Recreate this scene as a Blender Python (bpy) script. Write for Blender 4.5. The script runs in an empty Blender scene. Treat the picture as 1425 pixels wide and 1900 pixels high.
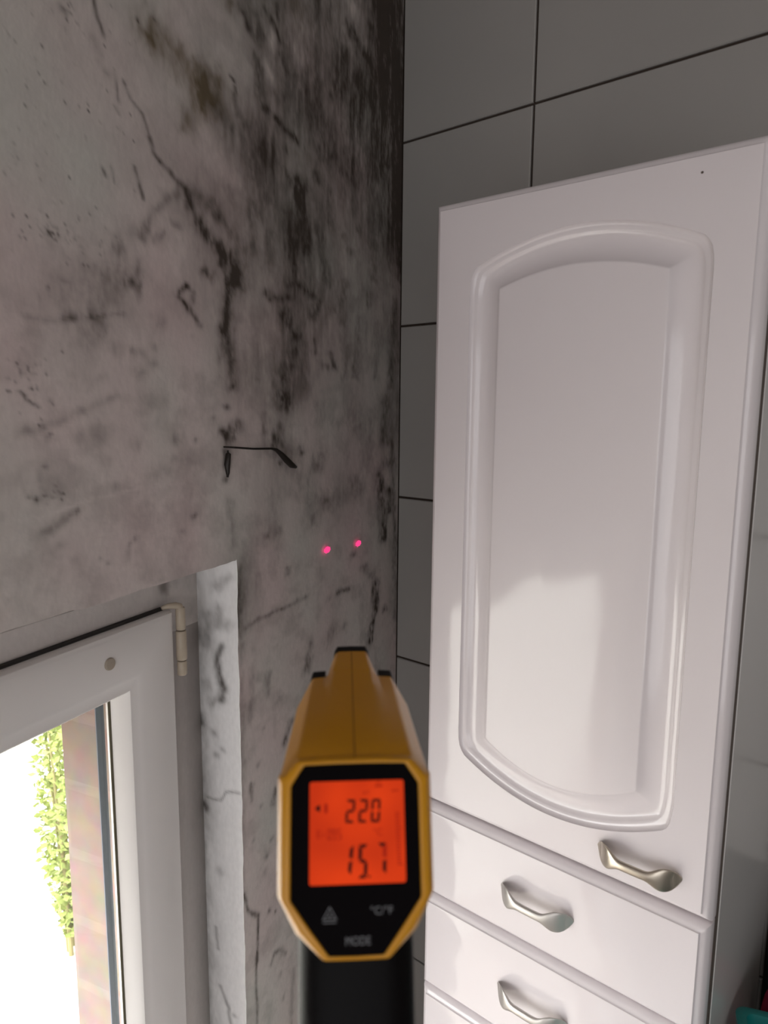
import bpy, bmesh, math, random
import numpy as np
from mathutils import Matrix, Vector

SC = bpy.context.scene
COL = SC.collection
H = 1.6                                  # eye height above the floor

# ------------------------------------------------------------------ camera
cam = bpy.data.cameras.new('camera')
cam.sensor_fit = 'HORIZONTAL'
cam.sensor_width = 36.0
cam.lens = 36.0 * 1286.25 / 1425.0
cam.clip_start = 0.02
cam.dof.use_dof = True
cam.dof.focus_distance = 0.85
cam.dof.aperture_fstop = 17.0
co = bpy.data.objects.new('camera', cam)
COL.objects.link(co)
r = Vector((0.76899463, 0.63918779, 0.00928609))
d = Vector((0.09899409, -0.10472158, -0.98956231))
f = Vector((-0.63154369, 0.76188737, -0.14380615))
M = Matrix.Identity(4)
for i in range(3):
    M[i][0], M[i][1], M[i][2] = r[i], -d[i], -f[i]
M.translation = Vector((0, 0, H))
co.matrix_world = M
SC.camera = co

# ------------------------------------------------------------------ light and exposure
SC.view_settings.view_transform = 'Standard'
SC.view_settings.look = 'None'
SC.view_settings.gamma = 1.0
SC.view_settings.use_curve_mapping = False
SC.view_settings.exposure = 0.0
W_ = bpy.data.worlds.new('overcast_sky')
SC.world = W_
W_.use_nodes = True
bg = W_.node_tree.nodes['Background']
bg.inputs[0].default_value = (1.0, 0.975, 1.005, 1)
bg.inputs[1].default_value = 9.9


def area_light(name, loc, aim, sx, sy, power, color, portal=False):
    l = bpy.data.lights.new(name, 'AREA')
    l.shape = 'RECTANGLE'
    l.size, l.size_y, l.energy, l.color = sx, sy, power, color
    if portal:
        l.cycles.is_portal = True
    o = bpy.data.objects.new(name, l)
    COL.objects.link(o)
    o.location = loc
    o.rotation_euler = (Vector(aim) - Vector(loc)).to_track_quat('-Z', 'Y').to_euler()
    return o


# added soft fill behind the camera, no window stands there
area_light('room_fill', (0.95, -1.40, 1.20), (-0.3, 0.5, 1.45), 2.0, 1.4, 17.0, (0.98, 0.98, 1.0))

# frame of the mouldy outer wall: X along it away from the corner, Y into the room, Z up
TH = 1.3010889917357165
CORNER = Vector((-0.644355, 0.81, 0))
WU = Vector((math.cos(TH), -math.sin(TH), 0))
WN = Vector((math.sin(TH), math.cos(TH), 0))
MW = Matrix.Identity(4)
for i in range(3):
    MW[i][0], MW[i][1], MW[i][2] = WU[i], WN[i], (0, 0, 1)[i]
MW.translation = CORNER + Vector((0, 0, H))
# portal over the window for the sky light
wc = MW @ Vector((0.74, -0.07, -0.85))
area_light('window_portal', wc, wc + WN, 0.78, 1.25, 1.0, (1, 1, 1), portal=True)


# ------------------------------------------------------------------ helpers
def link(name, me, mat=None, parent=None, mw=None, smooth=False):
    o = bpy.data.objects.new(name, me)
    COL.objects.link(o)
    if mat is not None:
        for m in (mat if isinstance(mat, (list, tuple)) else [mat]):
            me.materials.append(m)
    if parent is not None:
        o.parent = parent
    elif mw is not None:
        o.matrix_world = mw
    if smooth:
        for p in me.polygons:
            p.use_smooth = True
    return o


def obj(name, bm, mat=None, parent=None, mw=None, smooth=False, bevel=0, seg=2, auto=None):
    bmesh.ops.recalc_face_normals(bm, faces=bm.faces[:])
    me = bpy.data.meshes.new(name)
    bm.to_mesh(me)
    bm.free()
    o = link(name, me, mat, parent, mw, smooth)
    if bevel:
        b = o.modifiers.new('bevel', 'BEVEL')
        b.width, b.segments, b.limit_method = bevel, seg, 'ANGLE'
        b.angle_limit = math.radians(25)
        b.harden_normals = False
    if auto:
        me.set_sharp_from_angle(angle=math.radians(auto))
    return o


def empty(name, loc=(0, 0, 0), mw=None, parent=None):
    o = bpy.data.objects.new(name, None)
    COL.objects.link(o)
    o.empty_display_size = 0.02
    if parent is not None:
        o.parent = parent
    elif mw is not None:
        o.matrix_world = mw
    else:
        o.location = loc
    return o


def tag(o, label=None, cat=None, group=None, kind=None):
    for k, v in (('label', label), ('category', cat), ('group', group), ('kind', kind)):
        if v:
            o[k] = v
    return o


def add_box(bm, x0, x1, y0, y1, z0, z1):
    v = [bm.verts.new(p) for p in ((x0, y0, z0), (x1, y0, z0), (x1, y1, z0), (x0, y1, z0),
                                   (x0, y0, z1), (x1, y0, z1), (x1, y1, z1), (x0, y1, z1))]
    for q in ((0, 3, 2, 1), (4, 5, 6, 7), (0, 1, 5, 4), (1, 2, 6, 5), (2, 3, 7, 6), (3, 0, 4, 7)):
        bm.faces.new([v[i] for i in q])
    return v


def box(*a):
    bm = bmesh.new()
    add_box(bm, *a)
    return bm


def loft(bm, rings, cap0=True, cap1=True, closed=True):
    R = [[bm.verts.new(p) for p in ring] for ring in rings]
    n = len(R[0])
    for a, b in zip(R, R[1:]):
        for i in range(n if closed else n - 1):
            j = (i + 1) % n
            bm.faces.new((a[i], a[j], b[j], b[i]))
    if cap0:
        bm.faces.new(R[0][::-1])
    if cap1:
        bm.faces.new(R[-1])
    return R


def tube(bm, path, radii, n=12, flat=1.0, up=Vector((0, 0, 1))):
    path = [Vector(p) for p in path]
    rings = []
    for i, p in enumerate(path):
        t = (path[min(i + 1, len(path) - 1)] - path[max(i - 1, 0)]).normalized()
        s = t.cross(up)
        s = s.normalized() if s.length > 1e-5 else Vector((1, 0, 0))
        w = s.cross(t).normalized()
        rr = radii[i] if isinstance(radii, (list, tuple)) else radii
        rings.append([p + s * rr * math.cos(2 * math.pi * k / n) + w * rr * flat * math.sin(2 * math.pi * k / n)
                      for k in range(n)])
    return loft(bm, rings)


# ------------------------------------------------------------------ materials
def new_mat(name):
    m = bpy.data.materials.new(name)
    m.use_nodes = True
    nt = m.node_tree
    return m, nt, nt.nodes['Principled BSDF'], nt.nodes.new


def plain(name, col, rough=0.5, var=0.04, scale=30, bump=0.0, bscale=80, metal=0.0, coat=0.0, spec=0.5):
    m, nt, p, nn = new_mat(name)
    tc = nn('ShaderNodeTexCoord')
    nz = nn('ShaderNodeTexNoise')
    nz.inputs['Scale'].default_value = scale
    nz.inputs['Detail'].default_value = 4
    nt.links.new(tc.outputs['Object'], nz.inputs['Vector'])
    mr = nn('ShaderNodeMapRange')
    mr.inputs['To Min'].default_value = 1 - var
    mr.inputs['To Max'].default_value = 1 + var
    nt.links.new(nz.outputs['Fac'], mr.inputs['Value'])
    mx = nn('ShaderNodeVectorMath')
    mx.operation = 'SCALE'
    mx.inputs[0].default_value = col
    nt.links.new(mr.outputs['Result'], mx.inputs['Scale'])
    nt.links.new(mx.outputs['Vector'], p.inputs['Base Color'])
    p.inputs['Roughness'].default_value = rough
    p.inputs['Metallic'].default_value = metal
    p.inputs['Coat Weight'].default_value = coat
    p.inputs['Coat Roughness'].default_value = 0.08
    p.inputs['Specular IOR Level'].default_value = spec
    if bump:
        n2 = nn('ShaderNodeTexNoise')
        n2.inputs['Scale'].default_value = bscale
        n2.inputs['Detail'].default_value = 3
        nt.links.new(tc.outputs['Object'], n2.inputs['Vector'])
        bp = nn('ShaderNodeBump')
        bp.inputs['Strength'].default_value = 1.0
        bp.inputs['Distance'].default_value = bump
        nt.links.new(n2.outputs['Fac'], bp.inputs['Height'])
        nt.links.new(bp.outputs['Normal'], p.inputs['Normal'])
    return m


def emit(name, col, strength):
    m, nt, p, nn = new_mat(name)
    p.inputs['Base Color'].default_value = (*[c * .3 for c in col], 1)
    p.inputs['Emission Color'].default_value = (*col, 1)
    p.inputs['Emission Strength'].default_value = strength
    p.inputs['Roughness'].default_value = 0.3
    return m


def plaster(name, rough=0.85):
    """mouldy plaster: the stain map is a point colour on the mesh, fine grain comes from noise"""
    m, nt, p, nn = new_mat(name)
    at = nn('ShaderNodeAttribute')
    at.attribute_name = 'stain'
    tc = nn('ShaderNodeTexCoord')
    nz = nn('ShaderNodeTexNoise')
    nz.inputs['Scale'].default_value = 260
    nz.inputs['Detail'].default_value = 5
    mp = nn('ShaderNodeMapping')
    mp.inputs['Scale'].default_value = (1, 1, 0.45)
    nt.links.new(tc.outputs['Object'], mp.inputs['Vector'])
    nt.links.new(mp.outputs['Vector'], nz.inputs['Vector'])
    mr = nn('ShaderNodeMapRange')
    mr.inputs['To Min'].default_value = 0.90
    mr.inputs['To Max'].default_value = 1.10
    nt.links.new(nz.outputs['Fac'], mr.inputs['Value'])
    mx = nn('ShaderNodeVectorMath')
    mx.operation = 'SCALE'
    nt.links.new(at.outputs['Color'], mx.inputs[0])
    nt.links.new(mr.outputs['Result'], mx.inputs['Scale'])
    nt.links.new(mx.outputs['Vector'], p.inputs['Base Color'])
    p.inputs['Roughness'].default_value = rough
    p.inputs['Specular IOR Level'].default_value = 0.25
    n2 = nn('ShaderNodeTexNoise')
    n2.inputs['Scale'].default_value = 45
    n2.inputs['Detail'].default_value = 6
    nt.links.new(tc.outputs['Object'], n2.inputs['Vector'])
    bp = nn('ShaderNodeBump')
    bp.inputs['Distance'].default_value = 0.0012
    nt.links.new(n2.outputs['Fac'], bp.inputs['Height'])
    nt.links.new(bp.outputs['Normal'], p.inputs['Normal'])
    return m


def brick_mat():
    m, nt, p, nn = new_mat('weathered_brick')
    tc = nn('ShaderNodeTexCoord')
    mp = nn('ShaderNodeMapping')
    mp.inputs['Rotation'].default_value = (0, math.radians(90), math.radians(90))
    br = nn('ShaderNodeTexBrick')
    br.inputs['Scale'].default_value = 1.0
    br.inputs['Brick Width'].default_value = 0.22
    br.inputs['Row Height'].default_value = 0.075
    br.inputs['Mortar Size'].default_value = 0.006
    br.inputs['Color1'].default_value = (.33, .24, .20, 1)
    br.inputs['Color2'].default_value = (.38, .285, .24, 1)
    br.inputs['Mortar'].default_value = (.385, .295, .25, 1)
    nz = nn('ShaderNodeTexNoise')
    nz.inputs['Scale'].default_value = 38
    mx = nn('ShaderNodeMix')
    mx.data_type = 'RGBA'
    mx.blend_type = 'MULTIPLY'
    mx.inputs['Factor'].default_value = 0.5
    vec = nn('ShaderNodeCombineXYZ')
    sep = nn('ShaderNodeSeparateXYZ')
    nt.links.new(tc.outputs['Object'], sep.inputs[0])
    ad = nn('ShaderNodeMath')
    nt.links.new(sep.outputs['X'], ad.inputs[0])
    nt.links.new(sep.outputs['Y'], ad.inputs[1])
    nt.links.new(ad.outputs[0], vec.inputs['X'])
    nt.links.new(sep.outputs['Z'], vec.inputs['Y'])
    nt.links.new(vec.outputs[0], br.inputs['Vector'])
    nt.links.new(tc.outputs['Object'], nz.inputs['Vector'])
    nt.links.new(br.outputs['Color'], mx.inputs['A'])
    nt.links.new(nz.outputs['Color'], mx.inputs['B'])
    nt.links.new(mx.outputs['Result'], p.inputs['Base Color'])
    p.inputs['Roughness'].default_value = 0.9
    return m


def glass_mat():
    m, nt, p, nn = new_mat('window_glass')
    out = nt.nodes['Material Output']
    tr = nn('ShaderNodeBsdfTransparent')
    tr.inputs['Color'].default_value = (.95, .97, .95, 1)
    gl = nn('ShaderNodeBsdfGlossy')
    gl.inputs['Roughness'].default_value = 0.0
    fr = nn('ShaderNodeFresnel')
    ge = nn('ShaderNodeNewGeometry')
    io = nn('ShaderNodeMapRange')               # same pane reflectance from both faces
    io.inputs['To Min'].default_value = 1.5
    io.inputs['To Max'].default_value = 1 / 1.5
    nt.links.new(ge.outputs['Backfacing'], io.inputs['Value'])
    nt.links.new(io.outputs['Result'], fr.inputs['IOR'])
    mx = nn('ShaderNodeMixShader')
    nt.links.new(fr.outputs[0], mx.inputs[0])
    nt.links.new(tr.outputs[0], mx.inputs[1])
    nt.links.new(gl.outputs[0], mx.inputs[2])
    nt.links.new(mx.outputs[0], out.inputs['Surface'])
    return m


M_PLASTER = plaster('mouldy_plaster')
M_FRAME = plaster('mouldy_frame_paint', 0.55)
M_TILE = plain('grey_white_tile', (.365, .35, .332), 0.22, 0.05, 6, 0.0006, 9)
M_GROUT = plain('dark_grout', (.045, .03, .022), 0.9, 0.2, 60)
M_GLOSS = plain('white_gloss_foil', (.745, .69, .705), 0.10, 0.015, 4, 0.0010, 6.0)
M_DRAWER = plain('white_gloss_foil_wavy', (.745, .69, .705), 0.07, 0.015, 4, 0.0020, 7.5)
M_CARC = plain('white_melamine', (.62, .60, .585), 0.22, 0.015, 10)
M_DARK = plain('dark_brown', (.10, .075, .062), 0.8)
M_NICKEL = plain('brushed_nickel', (.56, .50, .42), 0.36, 0.05, 40, metal=1.0)
M_CHROME = plain('polished_nickel', (.60, .57, .54), 0.50, 0.03, 40, metal=1.0)
M_PVC = plain('white_pvc', (.74, .705, .685), 0.35, 0.02, 12)
M_GAP = plain('black_gap_shade', (.015, .012, .010), 0.7)
M_SPACER = plain('blue_grey_spacer', (.21, .235, .29), 0.8, spec=.1)
M_GASKET = plain('olive_gasket', (.10, .085, .05), 0.7)
M_BEIGE = plain('yellowed_plastic', (.42, .35, .27), 0.4, 0.1, 60)
M_PLUG = plain('beige_plug', (.36, .30, .24), 0.5, 0.1, 90)
M_BRICK = brick_mat()
M_GLASS = glass_mat()
M_CONC = plain('pale_concrete', (.60, .58, .535), 0.9, 0.06, 3)
M_LEAF = plain('bright_leaf', (.27, .33, .085), 0.6, 0.2, 14)
M_WOOD = plain('shrub_wood', (.26, .23, .10), 0.9)
M_YEL = plain('amber_plastic', (.62, .275, .003), 0.33, 0.03, 40, 0.00006, 900, spec=.5)
M_BLK = plain('black_rubber_grip', (.0018, .0012, .0015), 0.5, 0.1, 60, 0.0001, 700, spec=0.09)
M_BLKG = plain('black_panel', (.0035, .0025, .003), 0.6, spec=0.03)
M_GREY = plain('grey_print', (.16, .16, .17), 0.6)
M_SEAM = plain('seam_dark_line', (.09, .035, .003), 0.8)  # darker amber for the moulding line
M_WALL = plain('painted_wall', (.60, .56, .53), 0.8, 0.04, 6)
M_CEIL = plain('ceiling_paint', (.66, .63, .60), 0.85, 0.03, 6)
M_FLOOR = plain('floor_vinyl', (.42, .38, .34), 0.5, 0.08, 8)
M_TEAL = plain('teal_plastic', (.012, .22, .21), 0.32, 0.06, 30)
M_MAG = plain('magenta_cloth', (.42, .022, .075), 0.9, 0.15, 120, 0.0006, 300)
M_GREEN = plain('dark_green_cloth', (.004, .010, .008), 0.95, 0.3, 60, 0.001, 200)
M_HOOK = plain('dark_iron', (.018, .013, .010), 0.45, 0.2, 90, metal=0.4)
M_WORK = plain('worktop_laminate', (.5, .48, .45), 0.4, 0.05, 20)
M_LASER = emit('laser_dot', (1.0, .055, .26), 1.0)

MOULD_AND_GLINT=((1.61,1.39,0.66,552.7,284.3,551,273,545.8,263.2),
(2.51,2.11,0.29,555.4,257.1,550.1,249),
(2.17,1.79,0.29,550.5,243.5,544.3,239),
(0.99,0.8,0.42,536.9,244.6,535.5,233.5,533.5,223.2),
(1.16,0.92,0.36,537.9,218.6,535.1,214.5),
(1.29,1,0.49,528.8,239.8,522.9,231,511.1,224,506.9,215.8,503.4,207.3),
(2.22,1.62,0.71,503.3,208.1,500.3,198.4,490.2,194.7,478,189,468.5,183.3),
(4.41,3.02,0.99,464.6,181.4,459,170.9),
(6.47,4.15,0.66,457.7,169.1,442.1,157.5,423.9,148,408.6,137.1),
(1.57,1.18,0.6,521.3,182,516.4,169.9,513.4,161.6),
(1.4,1.1,0.55,553.6,171.5,551.3,167.4),
(1.06,0.82,0.36,544.7,174.9,542.8,165.1),
(3.49,2.48,0.36,510,139.7,501.5,153.8,485.4,168.2,470.9,175.5),
(3.87,2.81,0.42,516.3,131.4,509.8,143.7),
(3.7,2.56,0.42,479.9,150.8,473.4,150.2),
(1.35,1.11,0.76,511.3,288.9),
(1.42,1.15,0.55,492.5,298.5),
(1.63,1.13,0.97,395.5,297.1,391.5,295.5),
(1.66,1.14,0.76,390.1,291.1,389.5,285.9),
(2.19,1.97,0.49,580.1,263.2),
(0.74,0.66,0.66,577.3,258.9),
(0.64,0.58,0.76,599.1,232.3),
(0.78,0.7,0.49,604.7,221.5),
(0.64,0.58,0.55,590,255.9),
(0.67,0.6,0.55,578.2,252.9),
(22.22,17.1,0.29,557.6,91.1),
(9.18,6.76,0.42,530.8,95.5),
(21.13,17.57,0.19,603.1,76.6),
(17.11,13.46,0.19,574.1,66),
(1.84,1.47,0.26,625,59.7,602.2,57.9,583.9,62.2,564.3,66.1,537.8,71.4),
(3.62,2.92,0.32,588.5,62.4),
(3.86,3.01,0.29,570.2,66.1),
(11.48,9.03,0.19,575,52),
(3.5,2.5,0.32,529.8,45.9,519.6,41.8),
(3.63,2.54,0.29,507.1,50.4),
(6.36,4.58,0.26,524.4,28.9),
(6.65,5.02,0.29,540.4,117.3),
(7.99,6.11,0.26,553.2,96.8),
(1.25,1.05,0.49,605.8,79.6),
(2.19,1.79,0.36,591.4,86.6),
(5.47,3.84,0.22,507.8,37.5),
(3.05,2.34,0.22,563.4,23.7),
(2.67,1.78,0.76,464.2,104.3,474.7,98.2,476.3,92.7,466.3,89.3,459.7,82.6,448,71.7),
(2.4,1.57,0.55,465.6,104,455.4,98.9,457.1,91.9),
(2.82,2.27,0.29,636.7,-17.1,618.1,-14,604.8,-10.2,588.3,-3.1,563.1,4.8,549.7,9.1),
(2.55,2.17,0.42,616.8,-13.7),
(7.18,4.37,0.66,442.1,157.5,429.9,149,412.4,143.4,399,134.1,395.2,125.1,404.7,113.9,409.5,93.9,412.7,74.1),
(3.52,2.16,0.55,408.5,141.8,397.3,134.4,396.9,123.9,406.4,111.2,411.2,91.2,412.7,73.1),
(5.83,3.5,0.76,412.7,74.1,407.7,55,402.6,35.5,402.2,23),
(3.16,1.94,0.36,418,59,420.3,43.3),
(3.27,2,0.6,413.7,2.7),
(2.34,1.47,0.29,431.7,-6.3),
(2.98,1.87,0.66,415.8,137.6,418.4,129.5),
(5.1,3.25,0.55,440.1,119.6,428.9,118.3),
(10.48,6.35,0.49,404.6,137.8,392.8,120.7),
(8.35,4.5,0.71,273.6,240.8,271.8,208.3,262.9,193.7,265.5,170.5),
(9.06,4.96,0.42,290.6,203.7,285.7,177.5),
(9.24,4.73,0.42,239.1,204.9,226.9,178.3,220.7,149.6),
(5.7,3.19,0.66,345.4,115.6,333.9,111.5,297.6,120.1),
(6.77,3.48,0.6,302.7,130.3,286.4,135.8,257.9,128.9,242.3,122.4,248.6,103.8),
(10.51,5.59,0.76,308.6,102,301.4,86.2,287.3,79.1),
(12.73,6.79,0.6,293.1,64.4,304.4,46.5,310.1,29.2,315.7,14.9,310.6,5.4),
(8.42,4.52,0.55,315.8,12.1),
(10.32,5.67,0.55,321.6,-16.3,327.2,-32),
(4.87,2.75,0.4,351.6,-4.9,350.1,-21.3),
(4.85,2.41,0.49,246.4,80.2,246.5,65.1),
(5.43,2.55,0.49,212,67.8,198.5,51.7),
(6.1,2.71,0.4,136.2,117.4,143.3,49.6),
(7.73,3.41,0.49,108,151.6,107.8,138),
(7.2,3.29,0.32,166,81.3,173.2,41.4),
(6.46,3.11,0.42,221.3,51.6),
(6.08,2.71,0.42,143.4,56.3,146.3,42.6),
(7.24,2.99,0.85,9.5,272.9,0.8,186.6),
(8.12,3.62,0.76,21.9,550.4,5.6,273.8),
(9.52,3.79,0.49,15.5,154.5,31.4,32.9),
(11.18,4.58,0.49,44.4,21.2,48.4,-43.2),
(8.34,3.58,0.42,42.7,250.7,41.2,194.1),
(5.21,3.68,0.6,376.2,360.5,364,348,351,344.5),
(4.22,2.91,0.71,336.5,379.6,322.6,371.7,313.1,363.8),
(10.38,7.38,0.42,359.3,359.4),
(5.38,3.76,0.49,348.9,354.9),
(4.19,2.91,0.55,320.2,392.2,318.5,383.4),
(7.89,5.25,0.55,355.9,328.3,352.1,306.1,352.5,291.6),
(4.65,3.02,0.55,313.4,351.4,303.7,340.5),
(4.91,3.21,0.6,237,440.6,234.9,417.7),
(5.05,3.09,0.85,343.5,287.7,324.7,287.2,304.9,281.4,286.1,280),
(2.79,1.63,0.66,267.5,278.1),
(8.58,5.64,0.36,375.2,264.3),
(5.5,3.67,0.36,394.7,252.8),
(2.73,1.84,0.49,392,283.5,390.1,267.3),
(6.09,3.94,0.36,328.9,307.9),
(5.86,3.68,0.42,285,343.1,272.1,343.1),
(18.59,10.71,0.55,249.7,330.5,226,311.4,223.7,289.5),
(12.63,7.68,0.42,235.4,352.4),
(13.72,8.09,0.55,174.1,411.6,187.5,371.4),
(11.97,6.89,0.8,153.4,444.1,131.6,436,100.8,427.7,76.3,421.9),
(13.64,8.2,0.71,86.2,506,77.6,485.1),
(6.2,3.71,0.66,104.7,472.5,101.4,461.7),
(7.58,4.05,0.55,42.3,442.2,32.6,419.2),
(5.87,3.22,0.49,84.2,399.5),
(6.75,3.33,0.55,91.6,358,82.3,301.9),
(4.81,2.84,0.6,207,353.4),
(6.5,3.95,0.49,366.2,195,366.5,182.6),
(6.73,4.02,0.4,345.5,215.4,350.9,188.9),
(4.58,2.63,0.42,311.6,203.8),
(5.14,2.84,0.6,241,260.3,238.7,253.6),
(7.05,4.39,0.42,358.1,255.9,363.6,220.1),
(6.32,3.94,0.4,347.4,247.1),
(5.15,3.1,0.42,307.3,263.6),
(6.88,3.64,0.42,200.7,291,173.8,281.4,145,277.4),
(9.9,5.5,0.76,284.6,237.7,274,216.1),
(8.41,4.83,0.42,305.7,242.2,290.2,230.8),
(9.22,4.76,0.42,213.8,252,211.4,211.3),
(7.55,3.73,0.42,173.6,207.7),
(6.74,3.24,0.42,132.5,223.3),
(9.24,4.45,0.42,159.2,191.9),
(9.26,4.11,0.42,97.5,217.8,93.4,171),
(6.69,4.08,0.66,416.2,-19.9,408.2,-26.2),
(3.71,2.3,0.76,415.3,-37.6,414.2,-53.5),
(4.09,2.56,0.6,417.1,-64.5),
(5.15,3.09,0.42,397.7,-17.7),
(1.5,1.29,0.66,616.1,-39.7),
(1.22,1.08,0.66,630.9,-58.5),
(1.87,1.65,0.66,625.3,-60.5),
(6.8,5.74,0.24,612.4,-55.6,602.7,-64.2),
(3.1,2.67,0.35,621.1,-85.2,609.6,-79.4,595.5,-75.5),
(1.88,1.57,0.42,592.5,-73.9),
(2.67,2.31,0.26,608.5,-94.9),
(2.91,1.9,0.49,457.6,-27.5),
(6.75,4.58,0.29,482.1,-25.3),
(8.54,5.69,0.21,465.6,-44.7),
(3.23,2.19,0.49,462.8,-94.1),
(2.72,1.91,0.22,480.5,-105),
(1.93,1.52,0.29,542.1,-106.4,545.7,-118.8),
(2.28,1.75,0.32,536.7,-103.8),
(1.51,1.24,0.42,574.2,-112.8),
(1.35,1.09,0.36,565,-117.1),
(3.23,2.49,0.29,553.8,-58.8),
(6.85,4.89,0.21,509.6,-52.3),
(6.02,4.43,0.15,520.2,-76.6),
(3.03,2.56,0.4,612.2,-21.1),
(3.77,3.06,0.26,589.4,-19.9),
(5.2,3.64,0.21,495.4,-50.6),
(1.17,0.95,-0.15,624.6,-74.3,582.9,-67.2,528.4,-62.5),
(6.62,4.26,0.29,410.4,-86.9,408.6,-130.4),
(1.43,1.12,-0.3,501.6,-146.1,533.2,-146.7,572.6,-145.4),  # pale stroke along the lintel edge, a highlight put into the colour
(4.81,2.87,0.49,350,-129.7),
(7.09,4.11,0.37,329.4,-128.3),
(4.15,2.45,0.49,308.7,-174,310,-180.5),
(4.81,2.56,0.49,254.7,-123.8,254.8,-131.5),
(4.56,2.3,0.49,222.2,-108.4),
(6.58,3.27,0.55,147.9,-188.8),
(10.72,4.69,0.71,66,-88,55.6,-143,50.9,-183.1),
(7.43,3.19,0.66,33.4,-114.1,32.5,-146),
(13.13,5.43,0.49,42,-74.3),
(15.64,7.18,0.32,137.5,-89.5,134.2,-104.1),
(7.94,3.88,0.42,116.6,-209.7,90.4,-230.5),
(5.55,2.92,0.66,187.4,-230.7,160.2,-232.9),
(7.66,3.98,0.8,81.3,-240.4,77,-273,83.9,-295.1,94.3,-322.3),
(6.58,3.28,0.55,46.6,-288.9),
(6.24,3.46,0.36,213.2,-231.5),
(11.34,5.71,0.4,235,-55.5,241.5,-67.8),
(6.95,3.43,0.49,23.5,-44.1,1.4,-317.9),
(3.17,2.02,0.45,391.2,-219.1,377,-216.8,347.2,-216.2,298.2,-216.8,268.2,-215.3),
(12.3,7.08,0.4,204.9,-275.7),
(9.51,5.63,0.42,216.3,-289.9),
(7.33,4.69,0.55,261.5,-279.2,269.4,-306.7),
(6.56,3.65,0.42,172.3,-277.9),
(6.34,3.91,0.29,281.1,-260),
(2.49,1.84,0.42,360.8,-338.6),
(4.41,3.25,0.55,305.3,-354.6,322.9,-374.3),
(2.58,2.15,0.6,386.2,-390.8,386.8,-408.8),
(4,3.24,0.55,344,-422.3,345.3,-434.5),
(3.07,2.62,0.42,348.6,-477),
(2.29,1.89,0.42,368.3,-425.1),
(1.99,1.98,0.66,402.6,-507.6,396.5,-529.6,377.1,-551.3,379,-582.7,384,-612,382.9,-680.3),
(2.84,2.68,0.76,356.1,-559.7),
(2.18,2.05,0.55,343.1,-570.3),
(2.44,2.4,0.49,354.6,-628.9,346.5,-620,330.7,-626.8,323.9,-639.1),
(2.77,2.84,0.42,336,-657.9),
(3.61,3.26,0.29,365.4,-507),
(2.15,1.88,0.36,384.4,-456.7),
(2.75,2.89,0.42,328.5,-692.8),
(3.96,3.74,0.29,398.1,-236.2,405.2,-499.6),
(3.26,2.23,0.36,402.6,-157.4,401,-212.9),
(5.85,3.49,0.36,365,175.5,369.3,149.7),
(5.47,3.13,0.36,337.1,176.9,340,140),
(3.34,1.99,0.29,379.4,137.8,382.8,112.4),
(4.63,2.64,0.22,359.1,64.2,363.8,32.4),
(8.17,3.83,0.29,173.5,157.6,181.8,105.5),
(8.58,3.59,0.29,78.9,117.4,84.5,45.6),
(5.85,2.97,0.29,264.5,72.6,269.8,24.9),
(7.7,3.78,0.22,228,20.1,233.4,-17.6),
(8.48,3.68,0.22,93.8,-12.4,96.4,-70.8),
(31.21,15.28,0.29,214.4,126.3),
(31.06,13.82,0.29,142.8,-12),
(18.5,9.81,0.29,322.1,-39.1,278.5,-83.5),
(25.69,13.05,0.29,228.8,-107.6),
(6.65,4.22,0.42,422.6,180.4,407.6,165.6),
(5.62,3.65,0.42,451.6,181.6,422.9,171.2),
(8.07,4.89,0.36,399.8,157.9,383.4,146.9),
(2.86,2.05,0.36,493,141.5,502.6,133.2),
(7.34,5.48,0.21,528.6,133.4),
(10.5,7.83,0.21,535.6,108.5),
(3.86,2.81,0.42,539,96.1,525.3,94.4),
(5.67,4.84,0.18,619.8,48.2),
(6.78,5.97,0.18,634.3,66.8),
(6.17,4.27,0.22,496.8,69.3),
(6.31,4.74,0.24,550.2,43.4),
(8.67,6.07,0.18,506.3,8.3),
(6.88,4.59,0.21,474.2,-4.8),
(7.08,5.53,0.21,569.6,-16.5),
(5.76,4.23,0.24,532.2,-25.8),
(4.63,3.19,0.26,489.6,-41),
(5.25,4.07,0.18,560.7,-41),
(3.26,2.25,0.42,398.9,-152.8,398.7,-224.8),
(4.8,3.57,0.29,378.5,-265.7,382,-317.4),
(4.33,3.06,0.36,348.9,-282,352.6,-305.1),
(5.44,3.8,0.29,328.5,-320.7),
(3.14,2.46,0.36,372,-376.5),
(2.96,2.61,0.36,359.7,-491.1),
(3.66,3.67,0.29,313.8,-742.5,306.3,-674.8),
(3.66,2.02,0.76,322.5,-55.1),
(4.65,2.42,0.66,282.5,-42.6,277.9,-48.2),
(7.73,4.63,0.55,414.6,-19.9,397.6,-15.1),
(4.32,2.92,-0.8,327.6,361.7,326,350.8),
(5.87,3.89,-0.9,338.8,326.9,335.2,321.6),
(19.04,12.53,-0.6,260.3,398),
(17.92,11.49,-0.6,269.6,365.1),
(10.95,6.97,-0.6,153.6,470.3),
(11.38,7.4,-0.35,417,222.7,401.8,211.3),
(6.75,4.1,-0.4,174.2,434.7,160.4,423.4),
(8.73,4.79,-0.3,194.1,339.9,173.9,317.5),
(10.04,6.87,-0.3,473.9,141.6,478.2,119.2),
(6.89,4.94,-0.25,484.7,180.8),
(16.19,8.61,-0.2,152.6,309.3),
(18.32,8.75,-0.2,201.2,103.3),
(10.42,6.1,-0.2,385.3,92.1,381.9,62.2),
(8.81,4.6,-0.2,274.9,157.4,257.6,154.9),
(0.81,0.63,0.59,521,200.3),
(0.39,0.34,0.41,618,100.2),
(0.49,0.41,0.66,591.8,138.6),
(0.46,0.38,0.47,514.6,272.3),
(0.51,0.45,0.69,635.1,99.8),
(0.4,0.36,0.62,627.8,156.7),
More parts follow.
